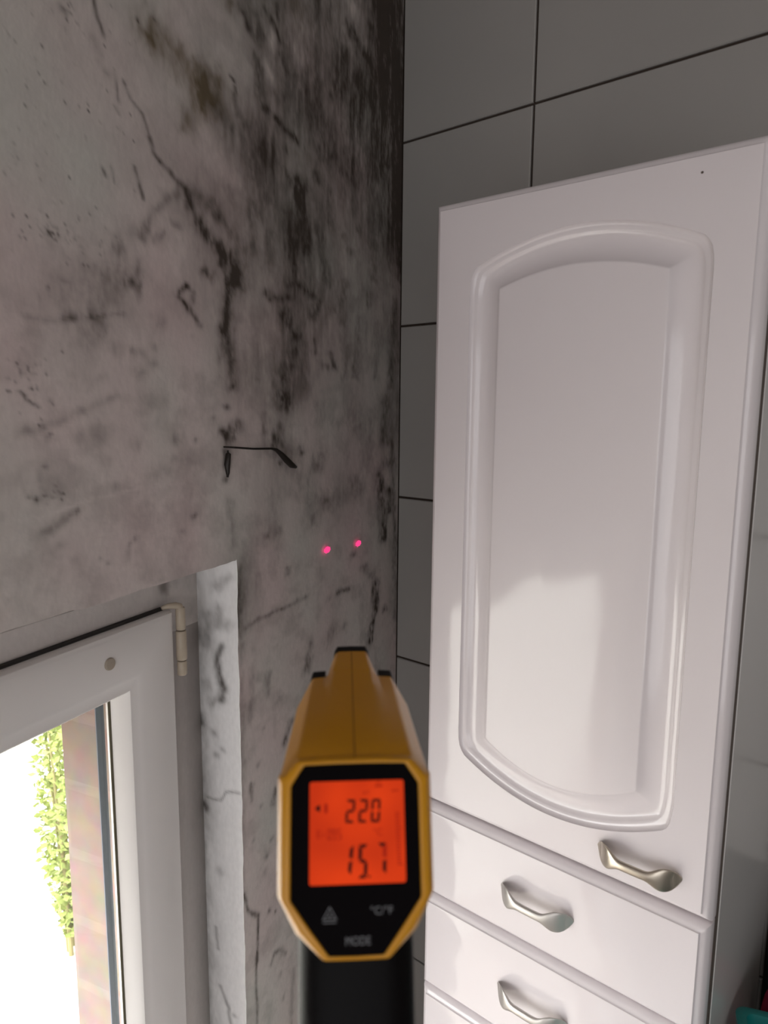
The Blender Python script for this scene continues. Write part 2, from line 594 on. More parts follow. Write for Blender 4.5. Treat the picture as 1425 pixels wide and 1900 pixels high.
(0.72,0.62,0.52,591.8,179.9),
(0.49,0.46,0.52,619.3,226.5),
(0.57,0.48,0.57,563.4,211),
(0.52,0.43,0.54,582.9,156.5),
(0.53,0.46,0.65,620.8,108.9),
(0.57,0.47,0.45,595.3,116.8),
(0.78,0.63,0.56,576.5,131.3),
(0.43,0.39,0.62,626.8,157.5),
(0.51,0.4,0.54,530.9,202.9),
(0.48,0.43,0.63,622.6,156.2),
(0.52,0.49,0.52,624.6,231.2),
(0.64,0.52,0.64,576.5,131.6),
(0.7,0.57,0.36,584.8,115.4),
(0.54,0.45,0.39,600.7,122.1),
(0.61,0.53,0.49,583,205),
(0.5,0.45,0.68,606.6,193),
(0.6,0.48,0.32,554.4,166.2),
(0.67,0.58,0.47,563.4,257.1),
(0.64,0.52,0.63,520.3,268),
(0.51,0.39,0.31,555.3,112),
(0.6,0.53,0.54,570.6,268.3),
(0.45,0.4,0.47,625.7,152.6),
(0.73,0.59,0.54,544.5,226.3),
(0.6,0.54,0.71,614.9,190.4),
(0.54,0.51,0.65,622.4,228.6),
(0.62,0.55,0.59,629.1,121),
(0.5,0.44,0.65,598.5,191),
(0.68,0.6,0.68,598.3,210.3),
(0.62,0.56,0.67,625.7,164),
(0.44,0.39,0.44,609.8,204.2),
(0.35,0.32,0.54,620.8,193.3),
(0.75,0.58,0.69,523,218.3),
(0.76,0.63,0.37,550,227.7),
(0.6,0.55,0.45,605.6,248.7),
(0.41,0.37,0.5,590.6,221.7),
(0.44,0.39,0.52,611.1,167.9),
(0.5,0.39,0.54,521.8,232),
(0.67,0.53,0.63,574.5,111.5),
(0.96,0.72,0.51,521.8,165),
(0.37,0.35,0.4,618.7,215.8),
(0.62,0.57,0.47,589,258),
(0.48,0.39,0.33,574.6,167.5),
(0.42,0.36,0.49,624.2,97.4),
(0.4,0.34,0.58,600.5,166.4),
(0.51,0.47,0.5,609.1,251.6),
(0.74,0.62,0.66,570.8,206.9),
(0.67,0.56,0.69,563.5,206.4),
(0.68,0.57,0.44,538.4,268.7),
(0.67,0.54,0.36,552.5,202.4),
(0.4,0.35,0.6,595.9,193.3),
(0.7,0.61,0.66,600.3,185.2),
(0.55,0.49,0.35,605.2,195.5),
(0.45,0.37,0.58,576.7,145.2),
(0.39,0.34,0.54,608,188.9),
(0.91,0.68,0.37,533.4,130),
(0.61,0.5,0.33,577.9,128.9),
(0.59,0.53,0.69,602.3,214.5),
(0.64,0.55,0.36,572.3,232),
(0.47,0.43,0.5,629.7,148.7),
(0.53,0.49,0.7,626.4,175.5),
(0.49,0.45,0.57,632,168),
(0.68,0.54,0.64,536.4,204),
(0.73,0.59,0.46,527.1,238.7),
(0.71,0.57,0.57,577.7,113.1),
(0.73,0.61,0.44,597.9,136.6),
(0.49,0.42,0.33,602.6,153),
(0.56,0.48,0.55,607,147.9),
(0.74,0.61,0.7,566.3,187.3),
(0.86,0.68,0.45,560.9,142.8),
(0.37,0.34,0.7,595.2,259.9),
(0.41,0.36,0.52,579.6,250.1),
(0.59,0.47,0.6,566.6,135.7),
(0.39,0.35,0.59,613.3,202.7),
(0.49,0.42,0.66,575.7,200.1),
(0.52,0.43,0.57,597.7,115),
(0.65,0.57,0.4,631.4,99.5),
(0.62,0.54,0.45,608.6,156.2),
(0.6,0.54,0.52,621.2,175),
(0.59,0.53,0.5,612.3,207.5),
(0.72,0.61,0.67,544.6,256.9),
(0.61,0.52,0.42,608.5,112.7),
(0.65,0.58,0.55,632.8,145.4),
(0.53,0.47,0.7,601.4,207.9),
(0.56,0.49,0.4,587.7,204.1),
(0.71,0.61,0.46,608.1,129.4),
(0.71,0.58,0.5,587.8,118.7),
(0.69,0.6,0.59,618.7,122.6),
(0.71,0.61,0.42,537.6,286.8),
(0.64,0.56,0.46,623.2,112.8),
(0.52,0.44,0.59,568.7,237.7),
(0.83,0.64,0.39,553.1,130.8),
(0.82,0.64,0.67,559.7,111.2),
(0.61,0.53,0.55,584.1,216.7),
(0.5,0.47,0.32,627.3,206.5),
(0.47,0.4,0.52,602.4,120.7),
(0.79,0.65,0.57,586.8,120.5),
(0.9,0.74,0.42,594.4,115.6),
(0.88,0.72,0.37,581.6,117.6),
(0.72,0.61,0.66,600.9,114.5),
(0.48,0.4,0.4,605.8,114.4),
(0.51,0.42,0.72,598.1,113.6),
(0.68,0.56,0.69,595.1,117.7),
(0.81,0.68,0.63,596.2,120.3),
(0.51,0.43,0.42,598.1,111.7),
(0.65,0.57,0.65,624.7,108.1),
(0.68,0.59,0.41,616.8,116.7),
(0.8,0.65,0.42,587.6,113.5),
(0.62,0.52,0.49,603.7,114.9),
(0.45,0.38,0.54,605.8,116.2),
(0.49,0.41,0.58,599.6,116),
(0.52,0.44,0.52,606.3,114),
(0.6,0.48,0.39,569.6,131.6),
(0.83,0.7,0.37,604.7,118.8),
(0.62,0.53,0.5,608.9,116.8),
(0.83,0.7,0.37,602.8,117.3),
(0.5,0.41,0.63,577.9,118.3),
(0.51,0.42,0.59,600.6,116.4),
(0.66,0.56,0.52,598.4,120.5),
(0.51,0.42,0.65,587.2,119.4),
(0.65,0.55,0.71,603.4,126.4),
(0.72,0.6,0.65,602.9,116.4),
(0.78,0.65,0.68,597.5,112.5),
(0.77,0.66,0.44,611.6,121.8),
(0.63,0.52,0.5,588.4,117),
(0.74,0.6,0.67,581.4,117.1),
(0.72,0.6,0.42,602.5,115),
(0.59,0.49,0.59,594.5,116.8),
(0.55,0.45,0.39,586.4,110.1),
(0.77,0.65,0.44,602.1,117),
(0.49,0.41,0.39,599.6,116.6),
(0.61,0.53,0.42,611.2,117.9),
(0.78,0.65,0.63,598.6,116.7),
(0.61,0.5,0.63,582.6,123.7),
(0.64,0.53,0.7,588.9,124.5),
(0.51,0.44,0.68,617.8,112),
(0.82,0.68,0.41,589.3,115.1),
(0.69,0.59,0.59,622.2,11.8),
(0.48,0.41,0.4,625.3,18.8),
(0.77,0.65,0.52,611.6,32.6),
(0.56,0.49,0.41,631.6,25.7),
(0.86,0.75,0.71,630.6,21.7),
(0.61,0.54,0.72,638.5,11),
(0.61,0.52,0.44,624.8,24.4),
(0.7,0.62,0.45,640.7,10.7),
(0.5,0.43,0.59,622.3,14.7),
(0.63,0.54,0.37,618.4,35.2),
(0.77,0.65,0.5,618.8,29.2),
(0.49,0.42,0.55,624.9,4.9),
(0.47,0.4,0.45,623.7,33.5),
(0.53,0.46,0.67,626.2,29.3),
(0.81,0.71,0.74,633.4,27.9),
(0.44,0.39,0.65,631.3,11),
(0.58,0.5,0.64,626.3,21.5),
(0.76,0.64,0.55,615.6,29),
(0.88,0.75,0.54,621.7,21.7),
(0.56,0.48,0.63,624.4,19.2),
(0.72,0.64,0.41,639.4,31.1),
(0.8,0.69,0.42,623.3,11.7),
(0.73,0.63,0.74,623.9,11.5),
(0.55,0.48,0.54,631.2,29.6),
(0.71,0.62,0.52,634.4,16),
(0.83,0.72,0.58,628.8,5.6),
(0.79,0.7,0.57,639.5,19.4),
(0.61,0.52,0.42,619,14.9),
(0.76,0.66,0.56,628,37.9),
(0.45,0.39,0.66,632.8,28.8),
(0.72,0.62,0.71,624.4,27.3),
(0.62,0.54,0.75,631.5,25.2),
(0.96,0.79,0.56,597.3,39.1),
(0.57,0.49,0.64,619,11.9),
(0.69,0.6,0.55,630.2,21.7),
(0.62,0.53,0.37,619.1,23),
(0.91,0.76,0.66,611.1,22.9),
(0.53,0.46,0.49,629.5,38.3),
(0.79,0.7,0.69,568,260.9),
(0.48,0.43,0.52,576.8,265.2),
(0.65,0.58,0.66,577.5,261.4),
(0.74,0.66,0.65,579.3,264.3),
(0.4,0.36,0.59,581.3,264.7),
(0.56,0.5,0.69,573.7,264.4),
(0.44,0.4,0.5,578.6,270.1),
(0.59,0.53,0.45,576.2,264.6),
(0.47,0.42,0.71,575.7,269.9),
(0.66,0.59,0.58,575.1,268.4),
(0.64,0.58,0.69,576.2,273.2),
(0.47,0.43,0.42,581.6,262),
(0.6,0.55,0.57,581,269.8),
(0.48,0.43,0.39,573.1,270.5),
(0.52,0.42,0.62,574.6,108.8),
(0.89,0.7,0.72,570.8,100.2),
(0.51,0.42,0.55,587.4,103),
(0.6,0.49,0.51,589.1,99.2),
(0.98,0.78,0.49,575.3,100.2),
(0.59,0.46,0.51,557.4,120.4),
(0.74,0.57,0.71,543.7,127),
(0.99,0.77,0.46,558.5,117.5),
(0.8,0.68,0.65,604.1,-59.1),
(0.68,0.59,0.36,621.6,-53.5),
(0.96,0.82,0.51,607.4,-57.6),
(0.6,0.52,0.44,614.8,-60.7),
(0.98,0.83,0.46,605.8,-60.1),
(0.78,0.67,0.36,612.4,-62.1),
(0.58,0.48,0.47,598.1,-63),
(0.73,0.63,0.57,617.8,-59.4),
(0.55,0.47,0.74,609.8,-61),
(0.8,0.67,0.72,605.2,-64.2),
(0.77,0.65,0.66,602.7,-59.6),
(0.87,0.74,0.59,611.5,-57.8),
(0.7,0.61,0.44,614,-60.2),
(0.6,0.53,0.42,619.2,-59.9),
(0.58,0.49,0.74,608.9,-54),
(0.58,0.51,0.37,617.7,-64.7),
(0.72,0.61,0.37,608.3,-55.5),
(0.81,0.69,0.64,611.9,-62),
(0.87,0.74,0.67,616.9,-7.8),
(0.91,0.76,0.65,609.7,-18),
(0.91,0.78,0.6,620.2,-12.1),
(0.48,0.42,0.52,633.2,-4.1),
(0.68,0.58,0.62,619.3,-11.8),
(0.89,0.74,0.71,606.7,2.6),
(0.96,0.84,0.55,633.1,10.3,628.5,7.7),
(1.07,0.92,0.55,627.9,4.9,623.2,2.5,617.9,0.7),
(1.75,1.46,0.42,607.2,5.6),)
OLIVE=((15.14,12.16,0.42,498.4,287.4),
(12.93,10.13,0.49,485.6,282.7),
(9.6,7.28,0.49,463.6,284.4),
(13.95,10.14,0.76,440.4,275.4),
(14.47,10.3,0.71,435.4,260.3),
(8.8,6.31,0.55,454.5,238.4),
(12.22,8.7,0.6,419.8,283.7),
(3.48,2.5,0.49,461.6,229.6),
(7.04,5.24,0.66,396.4,356),
(14.51,10.01,0.55,286.9,412.4),
(2.42,1.92,0.42,506,283.9,494.6,281.4),
(2.61,2,0.42,479.1,289.5,470,285.6),
(10.11,7.04,0.36,419.2,262),)
JAMB_MOULD=((3.32,2.88,0.8,20.3,-237.7,26.7,-250.2,25.9,-267.3,19.6,-283.5,23.4,-295.8),
(4.8,4.18,0.92,53.1,-316.2,50.6,-324.7),
(5.37,4.69,0.49,33.7,-297.7),
(4.16,3.64,0.55,60.2,-353.8),
(2.69,2.4,0.49,32.1,-356.7),
(2.66,2.38,0.42,23.6,-348.9),
(3.97,3.39,0.42,23.8,-198.7,25.7,-215.9),
(3.96,3.33,0.36,9.6,-163.8,26.4,-176.7),
(3.42,3.1,0.85,51.7,-416.3,46.9,-421.3),
(1.33,1.21,0.42,44.3,-408.2,26.7,-406.8,19.5,-395.9,2.4,-392.9),
(4.02,3.79,0.29,29.3,-491.4),
(1.68,1.64,0.49,38.5,-558.4,35.6,-583.6),
(1.66,1.67,0.49,33.4,-629,23.2,-651.7,21.5,-671.2),
(1.97,2,0.42,15.4,-658.6),
(4.7,4.01,0.42,37.5,-206.2,35.2,-240),
(5.88,5.04,0.36,14.3,-214.3),
(3.37,2.97,0.42,34.8,-333.4),
(5.41,4.67,0.36,40,-281.3),)
FILM_A=(0, 22, 50, 85, 130, 180, 235, 290, 345, 400, 450, 520, 600, 680, 1100)
FILM_Z=(-1050, -750, -600, -450, -340, -260, -180, -100, -30, 40, 110, 180, 250, 320, 390, 460, 540, 620)  # mould film fitted to the wall's brightness, so shading is in it too
FILM_SHADE=((0.0, 0.0, 0.0, 0.0, 0.0, 0.0, 0.0, 0.0, 0.0, 0.0, 0.0, 0.0, 0.0, 0.0, 0.001),
(0.0, 0.0, 0.0, 0.0, 0.0, 0.0, 0.0, 0.0, 0.0, 0.0, 0.0, 0.0, 0.0, 0.0, 0.0),
(0.0, 0.0, 0.0, 0.0, 0.0, 0.0, 0.0, 0.0, 0.0, 0.0, 0.0, 0.0, 0.0, 0.0, 0.0),
(0.0, 0.0, 0.0, 0.0, 0.0, 0.0, 0.0, 0.0, 0.0, 0.0, 0.0, 0.0, 0.0, 0.0, 0.0),
(0.0, 0.0, 0.0, 0.0, 0.0, 0.0, 0.0, 0.0, 0.0, 0.0, 0.0, 0.0, 0.0, 0.0, 0.0),
(0.0, 0.092, 0.0, 0.0, 0.0, 0.0, 0.0, 0.0, 0.0, 0.0, 0.0, 0.0, 0.0, 0.0, 0.0),
(0.037, 0.069, 0.0, 0.0, 0.0, 0.0, 0.0, 0.0, 0.015, 0.559, 0.0, 0.0, 0.0, 0.0, 0.0),
(0.001, 0.0, 0.0, 0.07, 0.102, 0.296, 0.0, 0.0, 0.243, 0.0, 0.0, 0.0, 0.0, 0.0, 0.0),
(0.388, 0.511, 0.396, 0.073, 0.103, 0.017, 0.051, 0.0, 0.133, 0.0, 0.0, 0.0, 0.0, 0.0, 0.0),
(0.444, 0.34, 0.101, 0.135, 0.178, 0.084, 0.182, 0.609, 0.383, 0.406, 0.0, 0.0, 0.0, 0.0, 0.009),
(0.524, 0.538, 0.333, 0.243, 0.283, 0.338, 0.454, 0.655, 0.319, 0.365, 0.241, 0.0, 0.0, 0.0, 0.017),
(0.501, 0.448, 0.43, 0.346, 0.32, 0.33, 0.494, 0.701, 0.374, 0.325, 0.306, 0.0, 0.0, 0.0, 0.025),
(0.901, 0.821, 0.713, 0.674, 0.569, 0.514, 0.468, 0.362, 0.712, 0.487, 0.0, 0.0, 0.0, 0.0, 0.035),
(0.946, 0.942, 0.834, 0.778, 0.795, 0.597, 0.569, 0.644, 0.303, 0.0, 0.0, 0.0, 0.0, 0.0, 0.045),
(0.97, 0.97, 0.829, 0.815, 0.756, 0.809, 0.622, 0.619, 0.423, 0.499, 0.0, 0.0, 0.0, 0.0, 0.056),
(0.97, 0.97, 0.969, 0.828, 0.455, 0.613, 0.671, 0.548, 0.455, 0.295, 0.0, 0.0, 0.0, 0.0, 0.066),
(0.97, 0.97, 0.969, 0.871, 0.67, 0.598, 0.573, 0.48, 0.371, 0.216, 0.012, 0.0, 0.0, 0.0, 0.079),
(0.949, 0.944, 0.913, 0.831, 0.701, 0.596, 0.51, 0.417, 0.313, 0.181, 0.04, 0.0, 0.0, 0.0, 0.092))
JAMB_FILM = .0
FRAME_MOULD = ((9, 7, .45, 447, -163), (5, 5, .5, 452, -168), (5, 4, .4, 446, -172))


# ------------------------------------------------------------------ stains
rng = np.random.RandomState(7)


def vnoise(x, y, seed):
    """smooth value noise on arrays"""
    g = np.random.RandomState(seed).rand(97, 89)
    xi, yi = np.floor(x).astype(int), np.floor(y).astype(int)
    fx, fy = x - xi, y - yi
    fx, fy = fx * fx * (3 - 2 * fx), fy * fy * (3 - 2 * fy)
    a = g[xi % 97, yi % 89]
    b = g[(xi + 1) % 97, yi % 89]
    c_ = g[xi % 97, (yi + 1) % 89]
    e = g[(xi + 1) % 97, (yi + 1) % 89]
    return (a * (1 - fx) + b * fx) * (1 - fy) + (c_ * (1 - fx) + e * fx) * fy


def fbm(x, y, seed, octv=4):
    s, a, t = 0, 0.5, 0
    for k in range(octv):
        s = s + a * vnoise(x * 2 ** k + 13.7 * k, y * 2 ** k + 7.3 * k, seed + k)
        t += a
        a *= 0.55
    return s / t


def strokes(a, z, table, rag=1.0):
    """density of a list of smears (sigma across, sigma up, strength, polyline) at points a, z in mm"""
    keep = np.ones_like(a)
    wa = (fbm(a / 9, z / 14, 50, 3) - .5)
    wz = (fbm(a / 9, z / 14, 60, 3) - .5)
    for rec in table:
        sa, sz, k = rec[0], rec[1], rec[2]
        pts = np.array(rec[3:]).reshape(-1, 2)
        lo, hi = pts.min(0), pts.max(0)
        idx = np.nonzero((a > lo[0] - 3.2 * sa) & (a < hi[0] + 3.2 * sa) & (z > lo[1] - 3.2 * sz) & (z < hi[1] + 3.2 * sz))[0]
        if not len(idx):
            continue
        x = (a[idx] + wa[idx] * sa * 2.2 * rag) / sa
        y = (z[idx] + wz[idx] * sz * 2.2 * rag) / sz
        q = pts / np.array([sa, sz])
        dd = np.full(len(idx), 1e9)
        if len(q) == 1:
            dd = (x - q[0, 0]) ** 2 + (y - q[0, 1]) ** 2
        for p0, p1 in zip(q, q[1:]):
            v = p1 - p0
            L = max((v ** 2).sum(), 1e-9)
            t = np.clip(((x - p0[0]) * v[0] + (y - p0[1]) * v[1]) / L, 0, 1)
            dd = np.minimum(dd, (x - p0[0] - t * v[0]) ** 2 + (y - p0[1] - t * v[1]) ** 2)
        keep[idx] *= 1 - k * np.exp(-0.5 * dd)
    return 1 - keep


def grid_interp(a, z, A, Z, F):
    """bilinear lookup in a coarse table"""
    A, Z, F = np.array(A), np.array(Z), np.array(F)
    i = np.clip(np.searchsorted(A, a) - 1, 0, len(A) - 2)
    j = np.clip(np.searchsorted(Z, z) - 1, 0, len(Z) - 2)
    tx = np.clip((a - A[i]) / (A[i + 1] - A[i]), 0, 1)
    ty = np.clip((z - Z[j]) / (Z[j + 1] - Z[j]), 0, 1)
    tx, ty = tx * tx * (3 - 2 * tx), ty * ty * (3 - 2 * ty)
    return (F[j, i] * (1 - tx) + F[j, i + 1] * tx) * (1 - ty) + (F[j + 1, i] * (1 - tx) + F[j + 1, i + 1] * tx) * ty


CLEAN = np.array([.575, .51, .486])
MOULD_SHADE_C = np.array([.040, .028, .020])
OLIVE_C = np.array([.150, .115, .072])


def stain_colour(a, z):
    """a: mm from the corner, z: mm relative to eye height"""
    film = grid_interp(a, z, FILM_A, FILM_Z, FILM_SHADE)
    blot = fbm(a / 60, z / 75, 3, 5) - .5
    streak = fbm(a / 7.5, z / 50, 11, 4) - .5
    grain = fbm(a / 3.5, z / 8, 21, 3) - .5
    film = film * (1 + 0.8 * blot + 0.85 * streak + 0.5 * grain)
    # thin cloudy smears all over, least on the pale upper left
    cloud = np.clip((fbm(a / 24, z / 22, 131, 5) - .46) * 4.5, 0, 1) * (0.6 + .8 * fbm(a / 5, z / 6, 141, 3))
    where_ = np.clip(1.15 - np.clip((a - 380) / 200, 0, 1) * np.clip((z + 20) / 120, 0, 1), 0, 1)
    film = 1 - (1 - film) * (1 - .20 * cloud * where_)
    m = strokes(a, z, MOULD_AND_GLINT)
    patch = fbm(a / 6, z / 9, 151, 4) - .5
    m = np.clip(m * (1 + 1.5 * patch + 0.6 * streak + 0.8 * grain), -1, 1)
    dark = 1 - (1 - np.clip(film, 0, .97)) * (1 - m)
    dark = np.clip(dark, 0, .96)
    ol = np.clip(1.2 * strokes(a, z, OLIVE) * (1 + 1.0 * (fbm(a / 8, z / 10, 33, 3) - .5)), 0, 1)
    tone = 1 + 0.10 * (fbm(a / 45, z / 45, 71, 3) - .5)
    hue = (fbm(a / 70, z / 90, 81, 2) - .5)
    c = CLEAN[None, :] * tone[:, None] * (1 + hue[:, None] * np.array([[.10, -.10, -.04]]))
    c = c * (1 - ol[:, None]) + OLIVE_C[None, :] * ol[:, None]
    # the film, mould with fitted shading, darkens like a filter rather than like opaque paint
    return c * (1 - dark[:, None]) + MOULD_SHADE_C[None, :] * dark[:, None]


def stain_mesh(name, P, F, colour, mat, mw, kind=None, smooth=False):
    me = bpy.data.meshes.new(name)
    me.vertices.add(len(P))
    me.vertices.foreach_set('co', P.astype(np.float32).ravel())
    me.loops.add(F.size)
    me.loops.foreach_set('vertex_index', F.astype(np.int32).ravel())
    me.polygons.add(len(F))
    me.polygons.foreach_set('loop_start', np.arange(0, F.size, 4, dtype=np.int32))
    me.update(calc_edges=True)
    at = me.color_attributes.new('stain', 'FLOAT_COLOR', 'POINT')
    rgba = np.concatenate([np.clip(colour, 0, 1), np.ones((len(P), 1))], 1).astype(np.float32)
    at.data.foreach_set('color', rgba.ravel())
    o = link(name, me, mat, mw=mw, smooth=smooth)
    if kind:
        o['kind'] = kind
    return o


# ------------------------------------------------------------------ wall_left (mouldy outer wall)
A0, LINT = 0.403, -0.1455              # window jamb, lintel edge (relative to eye height)
A1, SILL = 1.10, -1.45
CEIL = 0.95
STEP = 0.002
ga = np.concatenate([np.arange(0, A0, STEP), np.arange(A0, 0.72, STEP), np.arange(0.72, A1, 0.04), np.arange(A1, 3.0, 0.1), [3.0]])
gz = np.concatenate([np.array([-H]), np.arange(SILL, -0.86, 0.02), np.arange(-0.86, LINT, STEP), np.arange(LINT, 0.60, STEP), np.arange(0.60, CEIL, 0.07), [CEIL]])
GA, GZ = np.meshgrid(ga, gz)
nz_, na_ = GA.shape
a, z = GA.ravel(), GZ.ravel()
# hand-floated plaster is not quite flat; the window edges are worn
wav = (fbm(a * 9, z * 7, 5, 3) - .5) * 0.004 * np.clip(a / 0.05, 0, 1)
near = np.clip(1 - np.maximum(np.abs(a - A0) / .03, 0), 0, 1) + np.clip(1 - np.abs(z - LINT) / .03, 0, 1)
P = np.stack([a, wav * np.clip(1 - near, 0, 1), z], 1)
ejit = np.where((np.abs(a - A0) < 1e-6) & (z < LINT), (fbm(z * 30, z * 0 + .5, 91, 3) - .5) * 0.006, 0)
P[:, 0] += ejit
ljit = np.where((np.abs(z - LINT) < 1e-6) & (a > A0), (fbm(a * 26, a * 0 + .5, 95, 3) - .5) * 0.005, 0)
P[:, 2] += ljit
ii, jj = np.meshgrid(np.arange(nz_ - 1), np.arange(na_ - 1), indexing='ij')
ca, cz = (ga[jj] + ga[jj + 1]) / 2, (gz[ii] + gz[ii + 1]) / 2
keepq = ~((ca > A0) & (ca < A1) & (cz < LINT) & (cz > SILL))
ii, jj = ii[keepq], jj[keepq]
F = np.stack([ii * na_ + jj, (ii + 1) * na_ + jj, (ii + 1) * na_ + jj + 1, ii * na_ + jj + 1], 1)
used = np.unique(F)
remap = np.full(len(P), -1)
remap[used] = np.arange(len(used))
wall = stain_mesh('wall_left', P[used], remap[F], stain_colour(a[used] * 1000, z[used] * 1000), M_PLASTER, MW, 'structure', True)

# plaster reveal of the window: right jamb, soffit, far jamb and sill
REV = 0.052
jo = np.arange(0, REV + .0001, 0.002)
jz = np.concatenate([np.arange(SILL, -0.72, 0.03), np.arange(-0.72, LINT, 0.002), [LINT]])
JO, JZ = np.meshgrid(jo, jz)
o_, zz = JO.ravel(), JZ.ravel()
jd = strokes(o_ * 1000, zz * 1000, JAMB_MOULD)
jd = 1 - (1 - jd) * (1 - np.clip((JAMB_FILM + .55 * np.clip((o_ - .016) / .034, 0, 1) ** 1.5) * (0.7 + 1.6 * (fbm(o_ * 1000 / 14, zz * 1000 / 40, 44, 4) - .5)), 0, 1))  # jamb darkens towards the frame, its shading put into the colour
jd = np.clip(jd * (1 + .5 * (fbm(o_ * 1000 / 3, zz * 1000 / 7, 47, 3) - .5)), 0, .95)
jc = np.array([.90, .885, .88])[None, :] * (1 - jd[:, None]) + MOULD_SHADE_C[None, :] * jd[:, None]
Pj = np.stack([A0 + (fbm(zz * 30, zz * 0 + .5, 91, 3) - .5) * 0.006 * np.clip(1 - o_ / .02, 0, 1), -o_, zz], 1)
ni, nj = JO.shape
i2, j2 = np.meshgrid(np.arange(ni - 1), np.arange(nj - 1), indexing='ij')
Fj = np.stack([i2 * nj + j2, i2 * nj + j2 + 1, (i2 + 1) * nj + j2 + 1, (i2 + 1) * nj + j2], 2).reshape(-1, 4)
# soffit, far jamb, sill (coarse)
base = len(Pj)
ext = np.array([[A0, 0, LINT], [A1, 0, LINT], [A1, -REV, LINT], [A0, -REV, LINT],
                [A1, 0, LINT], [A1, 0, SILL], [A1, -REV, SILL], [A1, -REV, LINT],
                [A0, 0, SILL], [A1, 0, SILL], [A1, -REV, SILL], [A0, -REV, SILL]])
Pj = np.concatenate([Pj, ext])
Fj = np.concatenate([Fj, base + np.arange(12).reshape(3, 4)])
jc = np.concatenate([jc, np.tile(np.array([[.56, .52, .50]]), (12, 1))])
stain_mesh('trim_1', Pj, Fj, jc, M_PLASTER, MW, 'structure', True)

# ------------------------------------------------------------------ window_1
win = empty('window_1', mw=MW)
win['kind'] = 'structure'
FO = 0.050                               # face of the fixed frame behind the wall face
SO = 0.035                               # face of the opening sash
# fixed frame, painted over and stained like the wall
fa = np.concatenate([np.arange(A0, 0.72, .003), np.arange(.72, A1, .05), [A1]])
fz = np.concatenate([np.arange(-0.215, LINT, .002), [LINT]])
FA, FZ = np.meshgrid(fa, fz)
x_, q_ = FA.ravel(), FZ.ravel()
fd = strokes(x_ * 1000, q_ * 1000, FRAME_MOULD)
fd = np.clip(1 - (1 - fd) * (1 - .30 * np.clip(1 - (x_ - A0) / .25, .1, 1) * (1 + 1.0 * (fbm(x_ * 60, q_ * 60, 15, 3) - .5))), 0, .95)
fc = np.array([.62, .57, .545])[None, :] * (1 - fd[:, None]) + MOULD_SHADE_C[None, :] * fd[:, None]
n1, n2 = FA.shape
i2, j2 = np.meshgrid(np.arange(n1 - 1), np.arange(n2 - 1), indexing='ij')
Ff = np.stack([i2 * n2 + j2, (i2 + 1) * n2 + j2, (i2 + 1) * n2 + j2 + 1, i2 * n2 + j2 + 1], 2).reshape(-1, 4)
Pf = np.stack([x_, np.full_like(x_, -FO), q_], 1)
b0 = len(Pf)
bmx = bmesh.new()
add_box(bmx, A0 - .01, .470, -.085, -FO - .0005, SILL, LINT)          # right upright
add_box(bmx, A1 - .065, A1 + .01, -.085, -FO, SILL, LINT)
add_box(bmx, .470, A1 - .065, -.085, -FO - .0005, -.215, LINT + .01)
add_box(bmx, .470, A1 - .065, -.085, -FO, SILL - .01, SILL + .06)
add_box(bmx, A0, .470, -FO - .0005, -FO, SILL, -.215)
bvs = np.array([v.co[:] for v in bmx.verts])
bmx.verts.index_update()
bfs = np.array([[v.index for v in fc_.verts] for fc_ in bmx.faces])
bmx.free()
fr = stain_mesh('fixed_frame', np.concatenate([Pf, bvs]), np.concatenate([Ff, bfs + b0]),
                np.concatenate([fc, np.tile([[.50, .46, .44]], (len(bvs), 1))]), M_FRAME, None)
fr.parent = win
fr['label'] = 'painted-over fixed frame with mould at its top corner'

SX0, SX1, SZ0, SZ1 = .4535, 1.055, SILL + .045, -.1885
GX0, GX1, GZ0, GZ1 = .5175, .99, SILL + .10, -.2415                    # daylight opening of the sash
ST = .0485                                                             # stile width


def frame_loft(bm, profile, x0, x1, z0, z1):
    """picture-frame sweep; profile = list of (inset, y)"""
    rings = []
    for ins, y in profile:
        rings.append([bm.verts.new(p) for p in ((x0 + ins, y, z0 + ins), (x1 - ins, y, z0 + ins), (x1 - ins, y, z1 - ins), (x0 + ins, y, z1 - ins))])
    n = len(rings)
    for k in range(n):
        A_, B_ = rings[k], rings[(k + 1) % n]
        for i in range(4):
            j = (i + 1) % 4
            bm.faces.new((A_[i], A_[j], B_[j], B_[i]))


bm = bmesh.new()
frame_loft(bm, [(0, -.0485), (0, -SO - .006), (.0018, -SO - .0022), (.006, -SO), (ST - .004, -SO), (ST, -SO - .002),
                (ST + .0095, -.0375), (ST + .0115, -.040), (ST + .0155, -.0560), (ST + .0155, -.0572), (ST + .006, -.0625), (ST + .004, -.0735), (.012, -.0735), (.012, -.0485)],
           SX0, SX1, SZ0, SZ1)
sash = obj('sash', bm, M_PVC, win, smooth=True, auto=35)
sash['label'] = 'white plastic opening sash'
obj('gap_shade_strip', box(SX0 + .004, SX1 - .004, -.0495, -.0455, SZ1 - .004, SZ1 + .0026), M_GAP, win)  # black strip added for the shaded gap above the sash
obj('glass_pane', box(SX0 + ST + .012, SX1 - ST - .012, -.0615, -.0575, SZ0 + ST + .012, SZ1 - ST - .008), M_GLASS, win)
bm = bmesh.new()
frame_loft(bm, [(0, -.0625), (.0092, -.0625), (.0092, -.0635), (0, -.0635)], .5188, .985, SILL + .11, -.2395)
obj('spacer_bar', bm, M_SPACER, win)
bm = bmesh.new()
frame_loft(bm, [(0, -.0555), (.0016, -.0562), (.0016, -.0573), (0, -.0573)], SX0 + ST + .0155, SX1 - ST - .0155, SZ0 + ST + .0155, SZ1 - ST - .0115)
obj('glazing_gasket', bm, M_GASKET, win)
